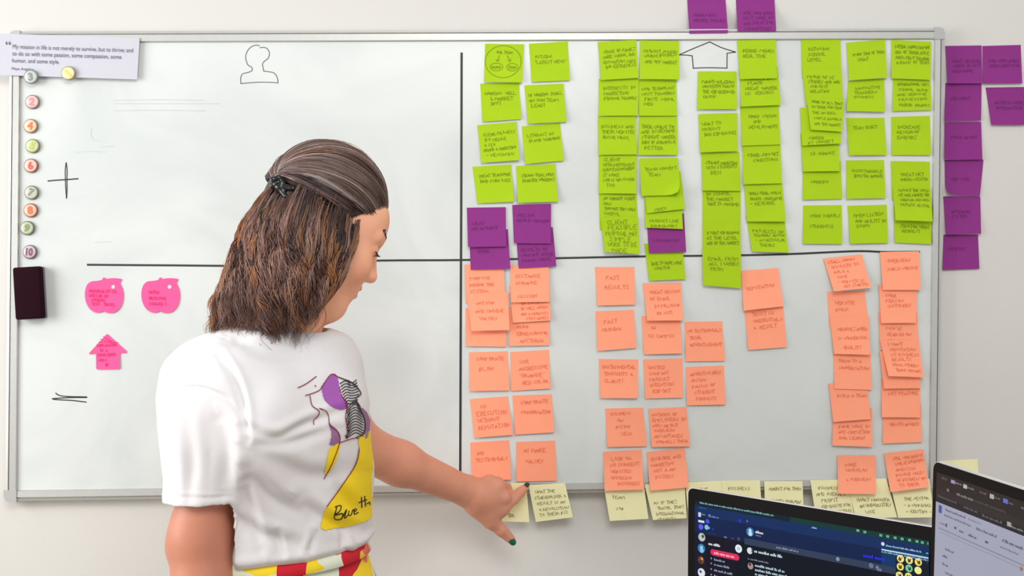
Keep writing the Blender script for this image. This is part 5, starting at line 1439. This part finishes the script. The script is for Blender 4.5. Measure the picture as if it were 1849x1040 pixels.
def add_lock(phi, rho, py0, py1, nst, colr, amp, wl, ph, spread, rad=.00075):
    for _ in range(nst):
        f_ = phi + rng.normal(0, spread*9); r_ = rho + rng.normal(0, .013)
        z0 = zof(py0 + rng.normal(0, 6)); z1 = zof(py1 + rng.normal(0, 11))
        z = z0 + (z1-z0)*tt
        cx, cy, rx, ry = env(z)
        rr = r_*(0.95 + 0.05*np.clip(tt/0.35, 0, 1)) + .015*np.sin(tt*5+ph)
        k = 2*math.pi*(z0-z)/wl
        A = amp*np.clip(tt*2.2, 0, 1)*(.65+.75*tt)*(1+.25*rng.normal())
        p2 = ph + rng.normal(0, .13)
        dphi = A*np.sin(k+p2)/0.1
        dr = A*0.7*np.cos(k+p2)/0.1
        pinch = 1 - .45*tt**4
        fi = phi + (f_-phi)*pinch + dphi - max(0, phi-4.7)*.35*tt
        x = cx + rx*(rr+dr)*np.cos(fi); y = cy + ry*(rr+dr)*np.sin(fi)
        P_all.append(np.stack([x, y, z + .003*np.sin(k*1.0+p2+1)*np.clip(tt*3, 0, 1)], 1))
        R_all.append(rad*rng.uniform(.7, 1.2)*np.clip(1.5*(1-tt)+.12, 0, 1))
        c = colr*rng.uniform(.85, 1.15)
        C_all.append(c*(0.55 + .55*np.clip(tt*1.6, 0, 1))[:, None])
D2R = math.pi/180
for i in range(360):
    phi = rng.uniform(84, 334)*D2R
    deg = phi/D2R
    front = max(0, 1-abs(deg-334)/80)                    # locks next to the near cheek
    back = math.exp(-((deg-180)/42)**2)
    rho = rng.choice([.86, .94, 1.0, 1.02], p=[.15, .25, .35, .25])
    py0 = 338 + 66*front**.8 + rng.uniform(-6, 46)*(1 if rng.random() < .7 else 1.8)
    py1 = 568 + rng.normal(0, 19) + 9*math.sin(phi*3)
    if rng.random() < .10: py1 += 16
    u = rng.random()
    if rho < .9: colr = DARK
    elif back > .45: colr = WARM if u < .5 else (LIGHT if u < .7 else MID)  # window backlight painted into the back locks as warmer, lighter colour
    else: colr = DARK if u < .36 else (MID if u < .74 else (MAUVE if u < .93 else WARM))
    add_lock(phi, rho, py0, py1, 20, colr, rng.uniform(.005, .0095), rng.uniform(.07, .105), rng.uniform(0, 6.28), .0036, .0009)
for i in range(34):                                      # lighter locks lying on top
    d = rng.uniform(205, 330)
    fr = max(0, 1-abs(d-334)/80)
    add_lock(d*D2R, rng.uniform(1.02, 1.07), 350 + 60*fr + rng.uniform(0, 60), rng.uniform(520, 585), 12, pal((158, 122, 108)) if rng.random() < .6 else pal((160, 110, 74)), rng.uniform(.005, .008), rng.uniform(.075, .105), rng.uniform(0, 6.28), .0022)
# loose ends on the shoulder and by the chin
for px_, py_, d in ((0, 606, 318), (0, 596, 308), (0, 600, 324), (0, 590, 328), (0, 598, 313), (0, 604, 300), (0, 600, 275), (0, 588, 265), (0, 592, 290), (0, 590, 250)):
    add_lock(d*D2R, .98, 470, py_, 9, MID, .008, .07, rng.uniform(0, 6), .004)
for i in range(70):
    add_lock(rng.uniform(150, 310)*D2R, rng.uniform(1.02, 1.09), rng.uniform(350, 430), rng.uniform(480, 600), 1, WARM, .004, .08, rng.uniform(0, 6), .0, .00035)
# top hair combed back into the clip
SK = np.array([.090, .0735, .090]); SKC = np.array([-.006, 0, .024])
cl = (CLIP - HO) @ HR.T
dclip = (cl-SKC)/SK; dclip /= np.linalg.norm(dclip)
def slerp(a, b, t):
    w_ = math.acos(max(-1, min(1, a@b)))
    return (np.sin((1-t)*w_)[:, None]*a + np.sin(t*w_)[:, None]*b)/math.sin(w_)
for i in range(2600):
    psi = rng.uniform(-112, 100)*D2R
    s_ = abs(psi)/(100*D2R)
    hz = .60 - .50*s_**1.3                         # hairline height falls towards the temples
    d0 = np.array([math.cos(psi*.80)*math.sqrt(max(.02, 1-hz*hz)), math.sin(psi*.80)*math.sqrt(max(.02, 1-hz*hz)), hz])
    d0 += rng.normal(0, .02, 3); d0 /= np.linalg.norm(d0)
    st_ = rng.uniform(0, .75)*(rng.random() < .6)
    t = st_ + (1-st_)*tt
    dirs = slerp(d0, dclip, t)
    near = psi < 0
    vol = .070 + .15*np.sin(np.pi*np.clip(t, 0, 1))**.8*(1-.75*min(1, s_)) + .05*np.sin(np.pi*t) + rng.normal(0, .012)
    p = SKC + dirs*SK*(1+vol)[:, None]
    p = p + (np.array(cl)-p)*np.clip((t-.82)/.18, 0, 1)[:, None]**2*.7
    wv = .0012*np.sin(t*9 + psi*7)
    p = p + np.array([0, 0, 1])*wv[:, None] + rng.normal(0, .0006, 3)
    P_all.append(HO + p @ HR)
    R_all.append(.00075*rng.uniform(.6, 1.2)*np.clip(8*tt+.3, 0, 1))
    stripe = .8*math.sin(psi*17)+.5*math.sin(psi*41+1)+rng.normal(0, .35)
    c = (pal((104, 80, 72)) if stripe < -.3 else (pal((128, 106, 99)) if stripe < .9 else pal((172, 155, 151)))) if (abs(psi/D2R) < 75 or stripe > .8) else (DARK*.9 if stripe < .2 else pal((110, 84, 78)))
    C_all.append(np.tile(c*rng.uniform(.75, 1.2), (NP, 1)))
# a few flyaways over the crown
for i in range(60):
    psi = rng.uniform(-70, 60)*D2R
    d0 = np.array([math.cos(psi)*.7, math.sin(psi)*.7, .7]); d0 /= np.linalg.norm(d0)
    t = tt*rng.uniform(.25, .6) + rng.uniform(0, .3)
    dirs = slerp(d0, dclip, t)
    vol = .20*np.sin(np.pi*np.clip(t, 0, 1))**.8 + rng.uniform(.0, .09)*np.sin(np.pi*tt) + .04
    P_all.append(HO + (SKC + dirs*SK*(1+vol)[:, None]) @ HR)
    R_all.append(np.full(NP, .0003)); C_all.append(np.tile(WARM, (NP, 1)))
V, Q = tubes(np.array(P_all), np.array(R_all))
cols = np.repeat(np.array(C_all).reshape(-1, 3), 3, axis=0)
# solid under-layer so that no scalp shows
f = Field((-0.75, -0.70, 1.25), (-0.05, -0.20, 1.72), 0.004)
rows = [(r_[0], r_[1], r_[2], r_[3]*.84, r_[4]*.84) for r_ in ENV if r_[0] > zof(590)]
f.stack(rows, np.array([1.0, 0, 0]), np.array([0, 1.0, 0]), 0.01)
cc = on_y(520, 450, -.44)
nf_ = np.array([math.cos(25*D2R), math.sin(25*D2R), 0])
pp = cc + nf_*.040
f.half(pp, nf_)
g = Field((-0.75, -0.70, 1.25), (-0.05, -0.20, 1.72), 0.004)
g.ell(HO + SKC @ HR, HR, SK*1.03, 0.0)
g.ell(HO + (SKC + np.array([.004, 0, .010])) @ HR, HR, SK*1.0, 0.02)
n_l = np.array([1.0, 0, -.95]); n_l /= np.linalg.norm(n_l)
g.half(hl(.040, 0, .052), n_l @ HR)
f.D = np.minimum(f.D, g.D)
V2, Q2 = f.surface(); V2 = relax(V2, Q2, 2)
hair = mesh_np('hair', np.vstack([V, V2]), np.vstack([Q, Q2 + len(V)]), None, person)
M_HAIR = mat('brown_hair', (90, 60, 48), 0.42, attr='tint', spec=0.5, noise=0.15, nscale=60)
hair.data.materials.append(M_HAIR)
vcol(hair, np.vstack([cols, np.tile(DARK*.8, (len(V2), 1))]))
hair['label'] = 'wavy brown shoulder-length hair, half tied back'
# hair clip
CLIP = on_y(510, 335, -0.497)
cp = Field(CLIP-.05, CLIP+.05, 0.0015)
for k in range(5):
    a = k*2*math.pi/5
    cp.ell(CLIP + np.array([-.006+.007*math.cos(a), -.008, .003+.007*math.sin(a)]), np.eye(3), (.0055, .006, .0055), .003)
cp.cone(CLIP + np.array([-.002, -.008, -.002]), CLIP + np.array([.018, -.016, -.006]), .0055, .004, .004)
cp.cone(CLIP + np.array([-.002, -.010, -.004]), CLIP + np.array([.008, -.016, -.018]), .005, .0035, .004)
V, Q = cp.surface()
k = mesh_np('hair_clip', V, Q, mat('black_clip', (14, 14, 16), 0.2), person); k['label'] = 'small black hair clip'
